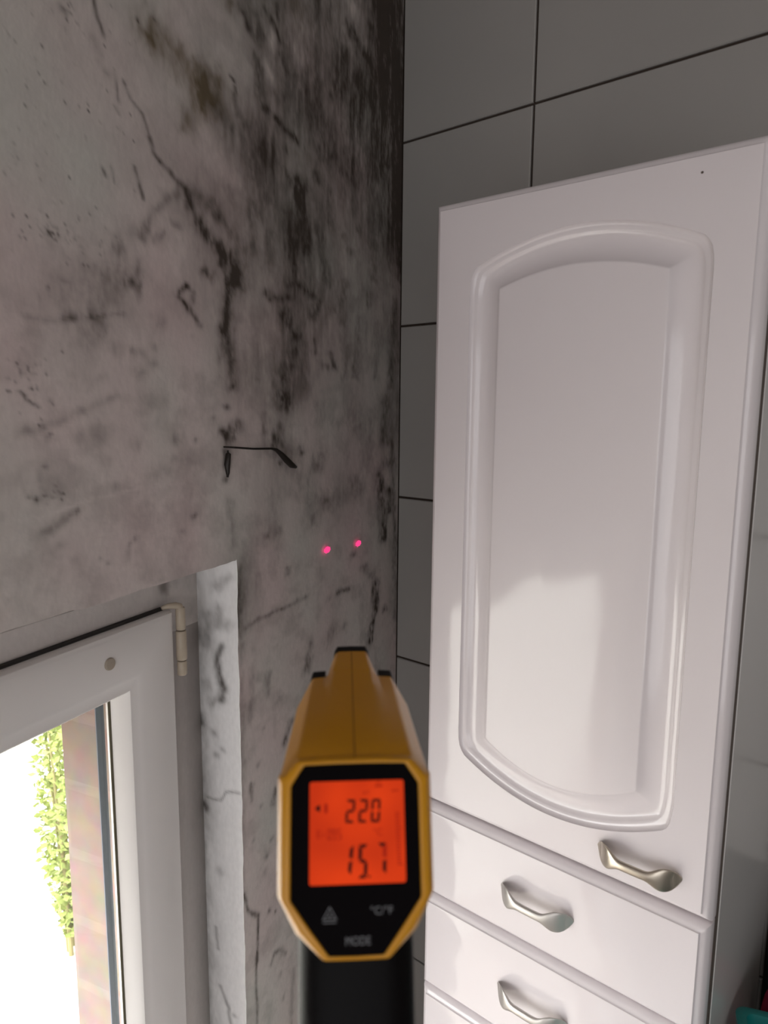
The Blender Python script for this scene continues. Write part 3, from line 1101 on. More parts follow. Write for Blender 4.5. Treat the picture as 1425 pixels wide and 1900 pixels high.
# hinge: three stacked barrels with a bracket over the sash corner
hg = bmesh.new()
for z0, z1, rr in ((-.2085, -.1865, .0046), (-.2385, -.2095, .0051), (-.2535, -.2395, .0047)):
    tube(hg, [(.4478, -.0335, z0), (.4478, -.0335, z0 + .001), (.4478, -.0335, z1 - .001), (.4478, -.0335, z1)], [rr * .85, rr, rr, rr * .85], 16, up=Vector((0, 1, 0)))
hinge = obj('hinge', hg, M_BEIGE, win, smooth=True, auto=40)
hinge['label'] = 'yellowed hinge barrels at the top corner'
hb = bmesh.new()
tube(hb, [(.4478, -.0335, -.1885), (.4485, -.034, -.1858), (.4515, -.036, -.1842), (.4575, -.040, -.1838), (.4625, -.043, -.1850)], [.0036, .0038, .0034, .0026, .0018], 10)
obj('hinge_bracket', hb, M_BEIGE, hinge, smooth=True)
pb = bmesh.new()
bmesh.ops.create_cone(pb, cap_ends=True, segments=28, radius1=.0056, radius2=.0050, depth=.0022)
bmesh.ops.rotate(pb, verts=pb.verts, cent=(0, 0, 0), matrix=Matrix.Rotation(math.radians(-90), 3, 'X'))
bmesh.ops.translate(pb, verts=pb.verts, vec=(.5357, -SO + .0009, -.2134))
plug = obj('screw_cap', pb, M_PLUG, win, bevel=.0005)
plug['label'] = 'round beige screw cap on the top rail'

# outer brick leaf with its own opening
BO0, BO1 = .487, A1 - .07
bm = bmesh.new()
Y0, Y1 = -.155, -.0855
add_box(bm, -.4, BO0, Y0, Y1, -H - .2, CEIL + .3)
add_box(bm, BO1, 3.2, Y0, Y1, -H - .2, CEIL + .3)
add_box(bm, BO0, BO1, Y0, Y1, -.262, CEIL + .3)
add_box(bm, BO0, BO1, Y0 - .02, Y1, -H - .2, SILL + .04)
o = obj('wall_outside', bm, M_BRICK, mw=MW)
tag(o, kind='structure')
bm = bmesh.new()
vv_ = add_box(bm, -.2, 2.0, -.27, Y0, -.312, -.20)
for v in vv_:
    if v.co.y < -.2:
        v.co.z = -.366 if v.co.z < -.3 else -.33
o = obj('reflection_board', bm, M_PVC, mw=MW)     # added unseen board outside, lowers the daylight edge mirrored in the door
tag(o, kind='structure')
o = obj('ground_outside', box(-6, 8, -9, -.155, -H - .32, -H - .2), M_CONC, mw=MW)
tag(o, kind='structure')

# shrub in the garden
sh = empty('garden_shrub', mw=MW @ Matrix.Translation((-.545, -1.38, -H - .2)))
tag(sh, 'sunlit yellow-green garden shrub seen through the window pane', 'shrub')
rnd = random.Random(5)
bm = bmesh.new()
for k in range(3600):
    h = rnd.uniform(.08, 1.42)
    rad = .085 * (1 - (abs(h - .75) / .76) ** 3) + .015
    an, rr = rnd.uniform(0, 6.283), rad * math.sqrt(rnd.random())
    c_ = Vector((rr * math.cos(an), rr * math.sin(an), h))
    t = Vector((rnd.uniform(-1, 1), rnd.uniform(-1, 1), rnd.uniform(-.6, .8))).normalized()
    s = t.cross(Vector((rnd.uniform(-1, 1), rnd.uniform(-1, 1), rnd.uniform(-1, 1)))).normalized()
    nn_ = t.cross(s)
    L, w_ = rnd.uniform(.022, .036), rnd.uniform(.007, .011)
    vs = [bm.verts.new(c_ + v) for v in (Vector(), t * L * .5 + s * w_ + nn_ * .003, t * L, t * L * .5 - s * w_ + nn_ * .003)]
    bm.faces.new(vs)
obj('foliage', bm, M_LEAF, sh)
bm = bmesh.new()
for k in range(7):
    an = k * .9
    tube(bm, [(0.03 * math.cos(an), .03 * math.sin(an), 0), (.04 * math.cos(an), .04 * math.sin(an), .4), (.07 * math.cos(an), .07 * math.sin(an), .95)], [.008, .006, .003], 7)
obj('stem', bm, M_WOOD, sh)

# ------------------------------------------------------------------ wall_right (tiled)
CX, CY = CORNER.x, CORNER.y
bm = bmesh.new()
add_box(bm, CX - .1, 2.1, CY + .0035, CY + .05, 0, H + CEIL)
for fce in bm.faces:
    fce.material_index = 1
TW, THT, GR = .33, .2497, .0032
zrow = [.372 + THT * k for k in range(-8, 3)]
xs = [CX + .0010, CX + .2029]
while xs[-1] < 2.1:
    xs.append(xs[-1] + TW)
for za in zrow:
    for xa, xb in zip(xs, xs[1:]):
        z0, z1 = za + GR / 2 + H, min(za + THT - GR / 2, CEIL) + H
        if z0 < 0.0:
            z0 = 0.0
        if z1 <= z0:
            continue
        x0, x1 = xa + (GR / 2 if xa > CX + .01 else 0), xb - GR / 2
        b = .0012
        F0 = [bm.verts.new(p) for p in ((x0, CY + .004, z0), (x1, CY + .004, z0), (x1, CY + .004, z1), (x0, CY + .004, z1))]
        F1 = [bm.verts.new(p) for p in ((x0, CY + b, z0), (x1, CY + b, z0), (x1, CY + b, z1), (x0, CY + b, z1))]
        F2 = [bm.verts.new(p) for p in ((x0 + b, CY, z0 + b), (x1 - b, CY, z0 + b), (x1 - b, CY, z1 - b), (x0 + b, CY, z1 - b))]
        for A_, B_ in ((F0, F1), (F1, F2)):
            for i in range(4):
                bm.faces.new((A_[i], A_[(i + 1) % 4], B_[(i + 1) % 4], B_[i]))
        bm.faces.new(F2)
tag(obj('wall_right', bm, [M_TILE, M_GROUT]), kind='structure')

# rest of the room
far = MW @ Vector((3.0, 0, -H))
tag(obj('wall_far', box(2.0, 2.05, far.y - .1, CY + .05, 0, H + CEIL), M_WALL), kind='structure')
tag(obj('wall_back', box(far.x - .3, 2.05, far.y - .05, far.y, 0, H + CEIL), M_WALL), kind='structure')
tag(obj('floor', box(-1.1, 2.1, far.y - .1, CY + .1, -.05, 0), M_FLOOR), kind='structure')
tag(obj('ceiling', box(-1.1, 2.1, far.y - .1, CY + .1, H + CEIL, H + CEIL + .05), M_CEIL), kind='structure')

# ------------------------------------------------------------------ tall cabinet
KS = .9016                                # the unit is 28 cm wide: drawn at 31 cm, then scaled
FY = CY - .20                             # door faces before scaling
CBX0, CBX1 = -.4425, -.1285
cab_at = Vector(((CBX0 + CBX1) / 2, CY - .1, 0))
cab = empty('wall_cabinet', mw=Matrix.Translation((0, 0, H)) @ Matrix.Scale(KS, 4) @ Matrix.Translation((0, 0, -H)) @ Matrix.Translation(cab_at))
tag(cab, 'tall narrow white gloss cabinet with arched panel door above drawers against the tiled wall', 'cabinet')
cinv = Matrix.Translation(-cab_at)
FLOOR_Z = H - H / KS


def cobj(name, bm, mat, parent=None, **kw):
    if parent is None:
        bmesh.ops.transform(bm, matrix=cinv, verts=bm.verts)
        parent = cab
    elif parent is not cab:
        bmesh.ops.transform(bm, matrix=cinv, verts=bm.verts)
    return obj(name, bm, mat, parent, **kw)


BY = FY + .019                            # back of the doors
ZT = .2112 + H
bm = box(CBX0 + .002, CBX1, BY + .0140, CY / KS - .0012, FLOOR_Z, ZT - .002)
cobj('carcass', bm, M_CARC, bevel=.0008, seg=1)
bm = box(CBX0 + .004, CBX1 - .0008, BY + .0002, BY + .0142, FLOOR_Z + .02, ZT - .006)  # dark brown strip filling the gap behind the fronts
cobj('gap_strip', bm, M_DARK)

# outline of a front: rings run bottom-left -> bottom-right -> top-right -> top-left
NB, NS = 56, 44


def rect_ring(x0, x1, z0, z1, y):
    p = []
    for i in range(NB):
        p.append((x0 + (x1 - x0) * i / NB, y, z0))
    for i in range(NS):
        p.append((x1, y, z0 + (z1 - z0) * i / NS))
    for i in range(NB):
        p.append((x1 - (x1 - x0) * i / NB, y, z1))
    for i in range(NS):
        p.append((x0, y, z1 - (z1 - z0) * i / NS))
    return p


def arch_ring(xc, hw, zb, sagb, zt, sagt, y, soft=0):
    """zb / zt: corner heights, sag: rise of the arc beyond the corners"""
    p = []
    for i in range(NB):
        t = i / NB * 2 - 1
        p.append([xc + hw * t, y, zb - sagb * (1 - t * t)])
    for i in range(NS):
        p.append([xc + hw, y, zb + (zt - zb) * i / NS])
    for i in range(NB):
        t = 1 - i / NB * 2
        p.append([xc + hw * t, y, zt + sagt * (1 - t * t)])
    for i in range(NS):
        p.append([xc - hw, y, zt - (zt - zb) * i / NS])
    n = len(p)
    q = np.array(p)
    for c0 in (0, NB, NB + NS, 2 * NB + NS):            # soften the corners
        for it in range(soft):
            for k in (-1, 0, 1):
                i = (c0 + k) % n
                q[i] = .5 * q[i] + .25 * (q[(i - 1) % n] + q[(i + 1) % n])
    return [tuple(v) for v in q]


def front_edge(x0, x1, z0, z1, side=1):
    """rings for the moulded edge of a foil-wrapped front"""
    r_ = [rect_ring(x0, x1, z0, z1, BY)]
    for ins, dp in ((0, .0105), (.0006, .0085), (.0022, .0052), (.0046, .0030), (.0068, .0022), (.0078, .0014), (.0083, .0001), (.0092, 0)):
        r_.append(rect_ring(x0 + ins, x1 - ins, z0 + ins, z1 - ins, FY + dp))
    return r_


Z0, Z1 = -.4465 + H, .2112 + H
rings = front_edge(CBX0, CBX1, Z0, Z1)
PC = -.2812
prof = [(-.0012, 0), (0.0, .0004), (.0011, .0022), (.0022, .0036), (.0036, .0041), (.0060, .0044), (.0072, .0054), (.0084, .0066),
        (.0105, .0076), (.0140, .0080), (.0180, .0076), (.0220, .0066), (.0255, .0052), (.0285, .0034), (.0308, .0012), (.0318, .0002), (.0324, 0), (.0336, -.0001)]
for s, dpt in prof:
    k = max(0, min(1, s / .0338))
    rings.append(arch_ring(PC, .1150 - .0362 * k - min(s, 0) * 0, -.3690 + .0250 * k + H, .0345 - .010 * k, .1385 - .0205 * k + H, .0290 - .0155 * k, FY + dpt,
                           soft=3 if s < .012 else 0))
bm = bmesh.new()
loft(bm, rings)
door = cobj('door', bm, M_GLOSS, smooth=True, auto=50)


def make_handle(x, z, half, mat, drop=0.0, rise=.024):
    """bow handle: two spread feet, a flat curved bar between"""
    bm = bmesh.new()
    n, m = 41, 16
    rings = []
    def lift_at(t):
        return rise * (1 - abs(t) ** 3.4) ** .85 + .0004
    for i in range(n):
        t = math.sin((i / (n - 1) * 2 - 1) * math.pi / 2)
        at = abs(t)
        px_ = x + half * t
        lift = lift_at(t)
        e = .01
        sl = (lift_at(max(-1, min(1, t + e))) - lift_at(max(-1, min(1, t - e)))) / (2 * e * half)
        ang = -math.atan(sl) * .8
        q_ = max(0, min(1, (at - .30) / .40))
        wdt = .0046 + .0066 * q_ * q_ * (3 - 2 * q_)
        if at > .74:
            wdt *= math.sqrt(max(.02, 1 - ((at - .74) / .26) ** 2))
        thk = .0030
        ring = []
        for j in range(m):
            a_ = 2 * math.pi * j / m
            cs, sn = math.cos(a_), math.sin(a_)
            oy = thk * sn
            ring.append((px_ + oy * math.sin(-ang), min(FY - .0001, FY - lift - oy * math.cos(ang)), z + wdt * cs))
        rings.append(ring)
    loft(bm, rings)
    return bm


hd = cobj('handle', make_handle(-.1935, -.4130 + H, .0375, M_NICKEL, rise=.017), M_NICKEL, door, smooth=True)
hd['label'] = 'brushed bow handle at the lower right of the door'

zs = [-.4495, -.5650, -.6880, -.8110]
for k in range(3):
    b0_, b1_ = zs[k + 1] + .0016 + H, zs[k] - .0004 + H
    bm = bmesh.new()
    loft(bm, front_edge(CBX0 + .001, CBX1 - .0005, b0_, b1_))
    dr = cobj('drawer', bm, M_DRAWER, smooth=True, auto=50)
    cobj('handle', make_handle(-.2945, (b0_ + b1_) / 2 + .001, .0400, M_CHROME, rise=.018), M_CHROME, dr, smooth=True)['label'] = 'polished bow handle'
bm = bmesh.new()
loft(bm, front_edge(CBX0 + .001, CBX1 - .0005, FLOOR_Z + .08, -.8085 + H))
cobj('lower_door', bm, M_GLOSS, smooth=True, auto=50)
bm = bmesh.new()
bmesh.ops.create_icosphere(bm, subdivisions=2, radius=.0011)
bmesh.ops.translate(bm, verts=bm.verts, vec=(-.1802, FY + .0002, .1903 + H))
cobj('screw_dot', bm, M_DARK, door)

# ------------------------------------------------------------------ worktop corner with tub, towel behind it (right of the cabinet)
wk = empty('base_unit', (.28, CY - .27, 0))
tag(wk, 'low white worktop unit beside the tall cabinet', 'cabinet')
bm = box(-.392, .40, -.24, .265, .0, .775)
obj('carcass', bm, M_CARC, wk, bevel=.002)
obj('worktop', box(-.392, .42, -.27, .268, .775, .80), M_WORK, wk, bevel=.003)

TR_ = math.radians(22)
tub = empty('storage_tub', mw=Matrix.Translation((-.1140 + .105 * math.cos(TR_) + .129 * math.sin(TR_), .664 + .105 * math.sin(TR_) - .129 * math.cos(TR_), .801)) @ Matrix.Rotation(TR_, 4, 'Z'))
tag(tub, 'teal plastic tub by the right side of the white cabinet, at the lower right corner', 'tub')


def rr_ring(hx, hy, rad, z, n=8):
    p = []
    for cx_, cy_, a0 in ((hx - rad, hy - rad, 0), (-hx + rad, hy - rad, 90), (-hx + rad, -hy + rad, 180), (hx - rad, -hy + rad, 270)):
        for i in range(n + 1):
            t = math.radians(a0 + 90 * i / n)
            p.append((cx_ + rad * math.cos(t), cy_ + rad * math.sin(t), z))
    return p


TZ = H - .551 - .801
bm = bmesh.new()
loft(bm, [rr_ring(.085, .105, .010, 0), rr_ring(.100, .124, .010, TZ - .012), rr_ring(.104, .128, .011, TZ - .012), rr_ring(.105, .129, .011, TZ - .002), rr_ring(.102, .126, .010, TZ),
          rr_ring(.097, .121, .009, TZ - .001), rr_ring(.094, .118, .008, TZ - .012), rr_ring(.080, .098, .009, .004)])
obj('bucket', bm, M_TEAL, tub, smooth=True, auto=50)

cl = bmesh.new()
rows = []
for i in range(15):
    t = i / 14
    sh_ = 1 - .12 * t ** 2
    rows.append([(-.064 + .004 * t + (.046 * math.cos(k / 24 * 6.283) + .006 * math.sin(5 * k + i * .7)) * sh_,
                  .769 + (.011 * math.sin(k / 24 * 6.283) + .003 * math.cos(4 * k + i)) * sh_, .801 + .205 * t) for k in range(24)])
loft(cl, rows)
cloth = obj('folded_cloth', cl, M_MAG, smooth=True)
tag(cloth, 'dark magenta cloth bundled between the teal tub and the wall', 'cloth')
sub = cloth.modifiers.new('s', 'SUBSURF')
sub.levels = sub.render_levels = 1

tw = bmesh.new()
g = []
for i in range(25):
    row = []
    for j in range(30):
        z_ = .803 + .31 * j / 29
        x = -.1135 + .02 * (z_ - .80) * (1 - i / 24) + .36 * i / 24
        y = CY - .0085 + .0035 * math.sin(i * 1.1 + .05 * j) * (1.1 - j / 29)
        row.append(tw.verts.new((x, y, z_)))
    g.append(row)
for i in range(24):
    for j in range(29):
        tw.faces.new((g[i][j], g[i + 1][j], g[i + 1][j + 1], g[i][j + 1]))
towel = obj('hanging_towel', tw, M_GREEN, smooth=True)
so = towel.modifiers.new('t', 'SOLIDIFY')
so.thickness = .003
tag(towel, 'dark green towel hanging on the tiles behind the teal tub', 'towel')

# ------------------------------------------------------------------ small bent hook on the mouldy wall
hk = empty('wall_hook', mw=MW @ Matrix.Translation((.418, 0.0025, -.035)))
tag(hk, 'thin dark bent iron hook on the mouldy wall above the window corner', 'hook')
bm = bmesh.new()
pp = [(.006, .0015, .0008), (-.007, .002, -.0002), (-.04, .002, -.0030), (-.072, .002, -.0042), (-.081, .002, -.0058), (-.090, .0025, -.0110), (-.100, .003, -.0180), (-.109, .0035, -.0238), (-.116, .004, -.0262)]
tube(bm, pp, [.0010, .0012, .0013, .0014, .0022, .0032, .0040, .0040, .0022], 10, flat=.8)
obj('hook_arm', bm, M_HOOK, hk, smooth=True)
bm = bmesh.new()
tube(bm, [(0, .001, -.003), (-.001, .001, -.006), (.001, .001, -.016), (.0005, .001, -.024), (.001, .001, -.028)], [.0015, .0030, .0034, .0026, .0012], 10, flat=.5)
obj('hook_plate', bm, M_HOOK, hk, smooth=True)

# ------------------------------------------------------------------ infrared thermometer
GM = Matrix.Identity(4)
gw, gA, gu = Vector((0.73174685, 0.68151507, 0.00915209)), Vector((-0.67856992, 0.72971311, -0.08403357)), Vector((-0.06394854, 0.05528096, 0.9964209))
for i in range(3):
    GM[i][0], GM[i][1], GM[i][2] = gw[i], gA[i], gu[i]
GM.translation = Vector((-0.12258101, 0.1365755, -0.12885118 + H))
gun = empty('infrared_thermometer', mw=GM)
tag(gun, 'yellow and black handheld infrared thermometer with glowing orange screen pointing at the corner', 'thermometer')
TL = math.radians(18)
mm = .001


def pan(x, v, o=0.0):
    """point on the tilted rear panel, o = millimetres towards the user"""
    return Vector((x * mm, (v * math.sin(TL) - o * math.cos(TL)) * mm, (v * math.cos(TL) + o * math.sin(TL)) * mm))


def mirror_ring(half, f_):
    """half: list of (x, v) from top centre to bottom centre"""
    r_ = [f_(x, v) for x, v in half]
    l_ = [f_(-x, v) for x, v in half[1:-1]][::-1]
    return r_ + l_


BLK = [(0, 26.9), (5, 26.9), (8, 26.85), (15.0, 26.7), (18.8, 21.0), (18.7, -9.5), (13.4, -16.6), (7.7, -23.8), (0, -23.9)]
RIM1 = [(0, 28.4), (6.5, 28.4), (10.4, 28.3), (17.0, 27.9), (21.4, 22.6), (21.2, -9.4), (15.8, -17.8), (9.0, -25.0), (0, -25.1)]
RIM = [(0, 28.9), (6.8, 28.9), (10.5, 28.8), (17.4, 28.3), (22.9, 23.4), (22.7, -8.9), (17.4, -18.7), (9.4, -25.9), (0, -25.9)]


def sec(pts):
    r_ = [Vector((x * mm, s * mm, zz_ * mm)) for x, s, zz_ in pts]
    l_ = [Vector((-x * mm, s * mm, zz_ * mm)) for x, s, zz_ in pts[1:-1]][::-1]
    return r_ + l_


rings = [mirror_ring(BLK, lambda x, v: pan(x, v, -1.6)), mirror_ring(BLK, lambda x, v: pan(x, v, .5)), mirror_ring(RIM1, lambda x, v: pan(x, v, -.2)), mirror_ring(RIM, lambda x, v: pan(x, v, -3.2)),
         sec([(0, 17, 28.6), (7.5, 17, 28.6), (10.5, 17, 28.5), (16.9, 17, 28.0), (22.6, 15, 20.5), (22.4, 8, -9), (17.4, 8, -17.5), (9.4, 8, -24), (0, 8, -24)]),
         sec([(0, 46, 29.5), (8.2, 46, 29.5), (10.6, 46, 29.3), (16.5, 46, 28.6), (21.9, 44, 21), (21.6, 40, -4), (17, 40, -10), (9, 40, -13), (0, 40, -13)]),
         sec([(0, 69, 31.0), (8.0, 69, 30.9), (11.0, 69, 29.4), (16.2, 69, 28.8), (21.2, 69, 22), (20.6, 69, -1), (15, 69, -5), (8, 69, -6), (0, 69, -6)]),
         sec([(0, 85, 32.0), (7.6, 85, 31.8), (10.6, 85, 29.0), (16.0, 85, 28.6), (16.6, 85, 27), (16.4, 85, 2), (13, 85, -2), (8, 85, -3), (0, 85, -3)])]
bm = bmesh.new()
loft(bm, rings)
body = obj('body_shell', bm, M_YEL, gun, bevel=.0009, seg=3, smooth=True, auto=28)
# raised lens barrel in front of the shoulders
bm = bmesh.new()
loft(bm, [sec([(0, 83, 31.95), (7.5, 83, 31.75), (10.5, 83, 28.9), (10.6, 83, 20), (10, 83, 8), (0, 83, 6)]),
          sec([(0, 109, 33.2), (6.3, 109, 33.0), (7.4, 109, 31.0), (8.4, 109, 22), (8, 109, 12), (0, 109, 10)])])
obj('lens_barrel', bm, M_YEL, gun, bevel=.0007, seg=2, smooth=True, auto=28)
bm = bmesh.new()
loft(bm, [sec([(0, 108.6, 33.25), (6.6, 108.6, 33.1), (7.7, 108.6, 31.0), (8.7, 108.6, 22), (8.2, 108.6, 11.8), (0, 108.6, 9.8)]),
          sec([(0, 117, 33.3), (6.4, 117, 33.1), (7.6, 117, 31.0), (8.5, 117, 22), (8.1, 117, 12), (0, 117, 10)])])
obj('lens_rim', bm, M_BLK, gun, bevel=.0004)
for s_ in (1, -1):
    bm = bmesh.new()
    pts = [(10.9, 29.0), (16.2, 28.7), (16.9, 27), (16.7, 4), (11, 3)]
    loft(bm, [[Vector((s_ * x * mm, 0.0845, v * mm)) for x, v in pts], [Vector((s_ * x * mm * .995, .0935, v * mm)) for x, v in pts]])
    obj('shoulder_cap', bm, M_BLK, gun, bevel=.0004)
# moulding seam along the top
bm = bmesh.new()
sm = [(6.2, 28.75), (10, 28.98), (17, 28.62), (46, 29.52), (69, 31.02), (85, 32.0), (108, 33.12)]
for (s0, z0), (s1, z1) in zip(sm, sm[1:]):
    vs = [bm.verts.new(Vector(p) * mm) for p in ((-.13, s0, z0 + .06), (.13, s0, z0 + .06), (.13, s1, z1 + .06), (-.13, s1, z1 + .06),
                                                 (-.13, s0, z0 - .3), (.13, s0, z0 - .3), (.13, s1, z1 - .3), (-.13, s1, z1 - .3))]
    for q in ((0, 1, 2, 3), (4, 7, 6, 5), (0, 4, 5, 1), (1, 5, 6, 2), (2, 6, 7, 3), (3, 7, 4, 0)):
        bm.faces.new([vs[i] for i in q])
obj('seam', bm, M_SEAM, gun)
# grip
bm = bmesh.new()


def grip_ring(zc, s0, s1, hw):
    ring = []
    for k in range(28):
        t = 2 * math.pi * k / 28
        cx_, sx_ = math.cos(t), math.sin(t)
        ex = .55
        ring.append(Vector((hw * math.copysign(abs(cx_) ** ex, cx_), (s0 + s1) / 2 + (s1 - s0) / 2 * math.copysign(abs(sx_) ** ex, sx_), zc)) * mm)
    return ring


loft(bm, [grip_ring(-5, 3, 34, 16.0), grip_ring(-18, 0.5, 34, 17.4), grip_ring(-30, -2.5, 33, 17.6), grip_ring(-55, -9, 28, 17.6), grip_ring(-85, -17, 21, 17.8), grip_ring(-112, -25, 15, 18.5), grip_ring(-118, -26, 14, 17.0)])
obj('grip', bm, M_BLK, gun, smooth=True, auto=40)
bm = bmesh.new()
tube(bm, [Vector((0, 36, -8)) * mm, Vector((0, 40, -16)) * mm, Vector((0, 38, -26)) * mm, Vector((0, 31, -36)) * mm], [.004, .006, .006, .004], 12, up=Vector((1, 0, 0)))
obj('trigger', bm, M_BLK, gun, smooth=True)

# rear panel and screen
bm = bmesh.new()
loft(bm, [mirror_ring(BLK, lambda x, v: pan(x * .995, v, -1.4)), mirror_ring(BLK, lambda x, v: pan(x * .99, v, .35))])
obj('rear_panel', bm, M_BLKG, gun, bevel=.0002)

# glowing screen
m_, nt_, p_, nn_ = new_mat('lcd_backlight')
tc_ = nn_('ShaderNodeTexCoord')
nz_n = nn_('ShaderNodeTexNoise')
nz_n.inputs['Scale'].default_value = 55
nz_n.inputs['Detail'].default_value = 1
nt_.links.new(tc_.outputs['Object'], nz_n.inputs['Vector'])
cr = nn_('ShaderNodeValToRGB')
cr.color_ramp.elements[0].position, cr.color_ramp.elements[0].color = .35, (.56, .033, .005, 1)
cr.color_ramp.elements[1].position, cr.color_ramp.elements[1].color = .65, (.76, .050, .006, 1)
nt_.links.new(nz_n.outputs['Fac'], cr.inputs[0])
nt_.links.new(cr.outputs[0], p_.inputs['Emission Color'])
p_.inputs['Emission Strength'].default_value = .92
p_.inputs['Base Color'].default_value = (.02, .002, .001, 1)
p_.inputs['Roughness'].default_value = .5
p_.inputs['Specular IOR Level'].default_value = .05
LX0, LX1, LV0, LV1 = -13.3, 14.4, -5.6, 22.1
sc_ = bmesh.new()


def lcd_ring(ins, o_):
    q = []
    for (x, v, a0) in ((LX1 - .7, LV1 - .7, 0), (LX0 + .7, LV1 - .7, 90), (LX0 + .7, LV0 + .7, 180), (LX1 - .7, LV0 + .7, 270)):
        for i in range(5):
            t = math.radians(a0 + 22.5 * i)
            q.append(pan(x + (.7 - ins) * math.cos(t), v + (.7 - ins) * math.sin(t), o_))
    return q


loft(sc_, [lcd_ring(0, .1), lcd_ring(0, .5)])
screen = obj('screen', sc_, m_, gun)
screen['label'] = 'backlit orange liquid crystal screen'
M_SEG = plain('lcd_segment', (.030, .004, .003), .6, spec=.1)
M_SEGF = emit('lcd_faint_segment', (.34, .012, .003), .92)
M_SEGF.node_tree.nodes['Principled BSDF'].inputs['Base Color'].default_value = (.01, .001, .001, 1)
M_SEGF.node_tree.nodes['Principled BSDF'].inputs['Specular IOR Level'].default_value = .05


def lp(u_, v_, o_=.56):
    return pan(LX0 + (LX1 - LX0) * u_, LV0 + (LV1 - LV0) * v_, o_)


def poly(bm, pts, o0=.50, o1=.58):
    loft(bm, [[lp(u_, v_, o0) for u_, v_ in pts], [lp(u_, v_, o1) for u_, v_ in pts]])


SEGS = {'0': 'abcdef', '1': 'bc', '2': 'abged', '5': 'afgcd', '7': 'abc', '9': 'abcdfg'}


def digit(bm, ch, u0, v0, w_, h_, t, skew, skip='', only=None):
    """seven segments with the ends mitred"""
    g_ = t * .12

    def P(x, y):
        return (u0 + x * w_ + skew * y * h_, v0 + y * h_)
    tx, ty = t / w_, t / h_
    gx, gy = g_ / w_, g_ / h_
    S = {'a': [(gx, 1), (1 - gx, 1), (1 - tx, 1 - ty), (tx, 1 - ty)],
         'd': [(gx, 0), (tx, ty), (1 - tx, ty), (1 - gx, 0)],
         'g': [(gx * 2, .5), (tx, .5 + ty / 2), (1 - tx, .5 + ty / 2), (1 - gx * 2, .5), (1 - tx, .5 - ty / 2), (tx, .5 - ty / 2)],
         'f': [(0, 1 - gy * 2), (tx, 1 - ty - gy * 2), (tx, .5 + ty / 2 + gy), (0, .5 + gy * 2)],
         'e': [(0, .5 - gy * 2), (tx, .5 - ty / 2 - gy), (tx, ty + gy * 2), (0, gy * 2)],
         'b': [(1, 1 - gy * 2), (1, .5 + gy * 2), (1 - tx, .5 + ty / 2 + gy), (1 - tx, 1 - ty - gy * 2)],
         'c': [(1, .5 - gy * 2), (1, gy * 2), (1 - tx, ty + gy * 2), (1 - tx, .5 - ty / 2 - gy)]}
    for s_ in SEGS[ch]:
        if s_ in skip or (only and s_ not in only):
            continue
        poly(bm, [P(x, y) for x, y in S[s_]])


bm = bmesh.new()
for ch, u0 in (('2', .372), ('2', .508), ('0', .640)):
    digit(bm, ch, u0, .585, .098, .232, .028, .07)
o = obj('upper_reading', bm, M_SEG, screen)
bm = bmesh.new()
digit(bm, '1', .330, .080, .100, .300, .037, .11)
digit(bm, '5', .498, .052, .098, .325, .037, .05)
digit(bm, '7', .700, .080, .095, .305, .037, .04, skip='b')
poly(bm, [(.610, .058), (.632, .058), (.632, .078), (.610, .078)])
obj('lower_reading', bm, M_SEG, screen)
bm = bmesh.new()
digit(bm, '7', .700, .080, .095, .305, .037, .04, only='b')
for k in range(18):
    v = .665 - k * .0293
    w_ = .06 if k in (5, 17) else .045
    u0 = .902 + k * .0006
    poly(bm, [(u0, v), (u0 + w_, v), (u0 + w_, v + .012), (u0, v + .012)])
poly(bm, [(.868, .888), (.945, .888), (.945, .900), (.868, .900)])
for ch, u0 in (('0', .185), ('9', .235), ('5', .292)):
    digit(bm, ch, u0, .430, .042, .105, .012, .03)
poly(bm, [(.135, .485), (.155, .485), (.155, .495), (.135, .495)])
poly(bm, [(.135, .465), (.155, .465), (.155, .475), (.135, .475)])
# warning triangle, speaker bars
for tri in ([(.690, .935), (.775, .935), (.770, .952), (.695, .952)], [(.700, .958), (.712, .958), (.737, .992), (.728, .995)], [(.765, .958), (.753, .958), (.730, .995), (.738, .995)]):
    poly(bm, tri)
poly(bm, [(.155, .69), (.190, .69), (.190, .78), (.155, .78)])
obj('faint_symbols', bm, M_SEGF, screen)
bm = bmesh.new()
poly(bm, [(.055, .737), (.085, .765), (.112, .772), (.112, .702), (.085, .712)])
obj('sound_symbol', bm, M_SEG, screen)


def text(name, s, size, u_=None, v_=None, xy=None, mat=None, parent=None, o_=.40, sx=1.0, thick=.05):
    cu = bpy.data.curves.new(name, 'FONT')
    cu.body = s
    cu.size = size * mm
    cu.align_x, cu.align_y = 'CENTER', 'CENTER'
    cu.extrude = thick * mm
    tmp = bpy.data.objects.new(name, cu)
    COL.objects.link(tmp)
    dg = bpy.context.evaluated_depsgraph_get()
    me = bpy.data.meshes.new_from_object(tmp.evaluated_get(dg))
    bpy.data.objects.remove(tmp)
    p0 = pan(*xy, o_) if xy else lp(u_, v_, .56)
    ax, av, an = Vector((1, 0, 0)), pan(0, 1) - pan(0, 0), pan(0, 0, 1) - pan(0, 0, 0)
    for vtx in me.vertices:
        c0 = vtx.co.copy()
        vtx.co = p0 + ax * c0.x * sx + av.normalized() * c0.y + an.normalized() * c0.z
    return link(name, me, mat, parent)


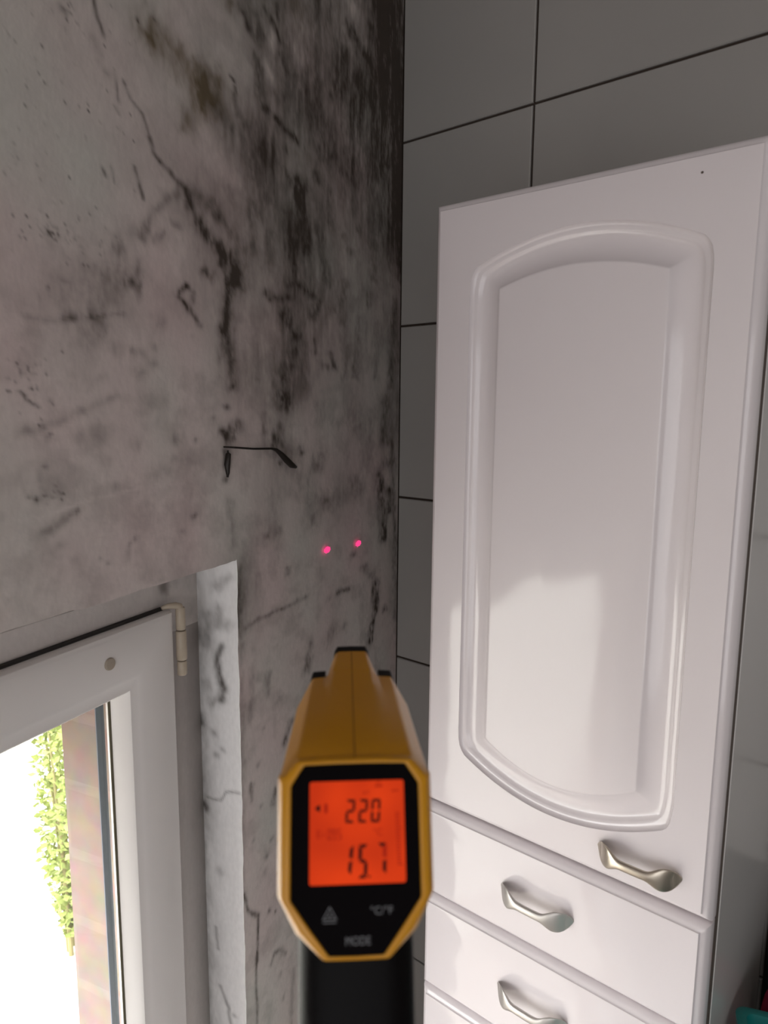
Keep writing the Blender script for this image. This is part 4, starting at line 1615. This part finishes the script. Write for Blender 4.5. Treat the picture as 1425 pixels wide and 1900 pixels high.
text('unit_symbol', '°C', 2.6, .715, .487, mat=M_SEGF, parent=screen)
text('ambient_mark', 'AT', 1.7, .600, .878, mat=M_SEGF, parent=screen)
text('emissivity_mark', 'E', 3.0, .095, .482, mat=M_SEGF, parent=screen)
text('mode_button', 'MODE', 3.1, xy=(.4, -20.2), mat=M_GREY, parent=gun, sx=.82)
text('unit_button', '°C/°F', 2.9, xy=(7.2, -12.7), mat=M_GREY, parent=gun)
bm = bmesh.new()


def tri_frame(cx_, cv_, r0, r1):
    P0 = [(cx_ + r0 * math.cos(math.radians(a_)) * 1.05, cv_ + r0 * math.sin(math.radians(a_))) for a_ in (90, 210, 330)]
    P1 = [(cx_ + r1 * math.cos(math.radians(a_)) * 1.05, cv_ + r1 * math.sin(math.radians(a_))) for a_ in (90, 210, 330)]
    for i in range(3):
        j = (i + 1) % 3
        q = [P0[i], P0[j], P1[j], P1[i]]
        loft(bm, [[pan(*p, .34) for p in q], [pan(*p, .44) for p in q]])


tri_frame(-7.5, -13.4, 2.3, 1.75)
q = [(-7.5 + .55 * math.cos(k * .628) * (1 if k % 2 else .5), -13.5 + .55 * math.sin(k * .628) * (1 if k % 2 else .5)) for k in range(10)]
loft(bm, [[pan(*p, .34) for p in q], [pan(*p, .44) for p in q]])
q = [(-9.4, -15.1), (-5.6, -15.1), (-5.6, -15.35), (-9.4, -15.35)]
loft(bm, [[pan(*p, .34) for p in q], [pan(*p, .44) for p in q]])
obj('laser_button', bm, M_GREY, gun)

# ------------------------------------------------------------------ the two laser dots on the plaster, laser light made as glowing discs
for (au, zu), lb in (((.2240, -.1678), 'pink laser dot on the mouldy wall, the one nearer the window'), ((.1386, -.1745), 'pink laser dot on the mouldy wall, the one nearer the tiled corner')):
    bm = bmesh.new()
    bmesh.ops.create_circle(bm, cap_ends=True, segments=20, radius=.0039)
    for v in bm.verts:
        k = 1 + .12 * math.sin(v.index * 2.4)
        v.co = Vector((v.co.x * 2.0 * k, 0, v.co.y * k))
    ex = bmesh.ops.extrude_face_region(bm, geom=bm.faces[:])
    for v in ex['geom']:
        if isinstance(v, bmesh.types.BMVert):
            v.co.y += .0006
    o = obj('laser_dot', bm, M_LASER, mw=MW @ Matrix.Translation((au, .0022, zu)))
    tag(o, lb, 'laser dot', 'laser dots of the thermometer')
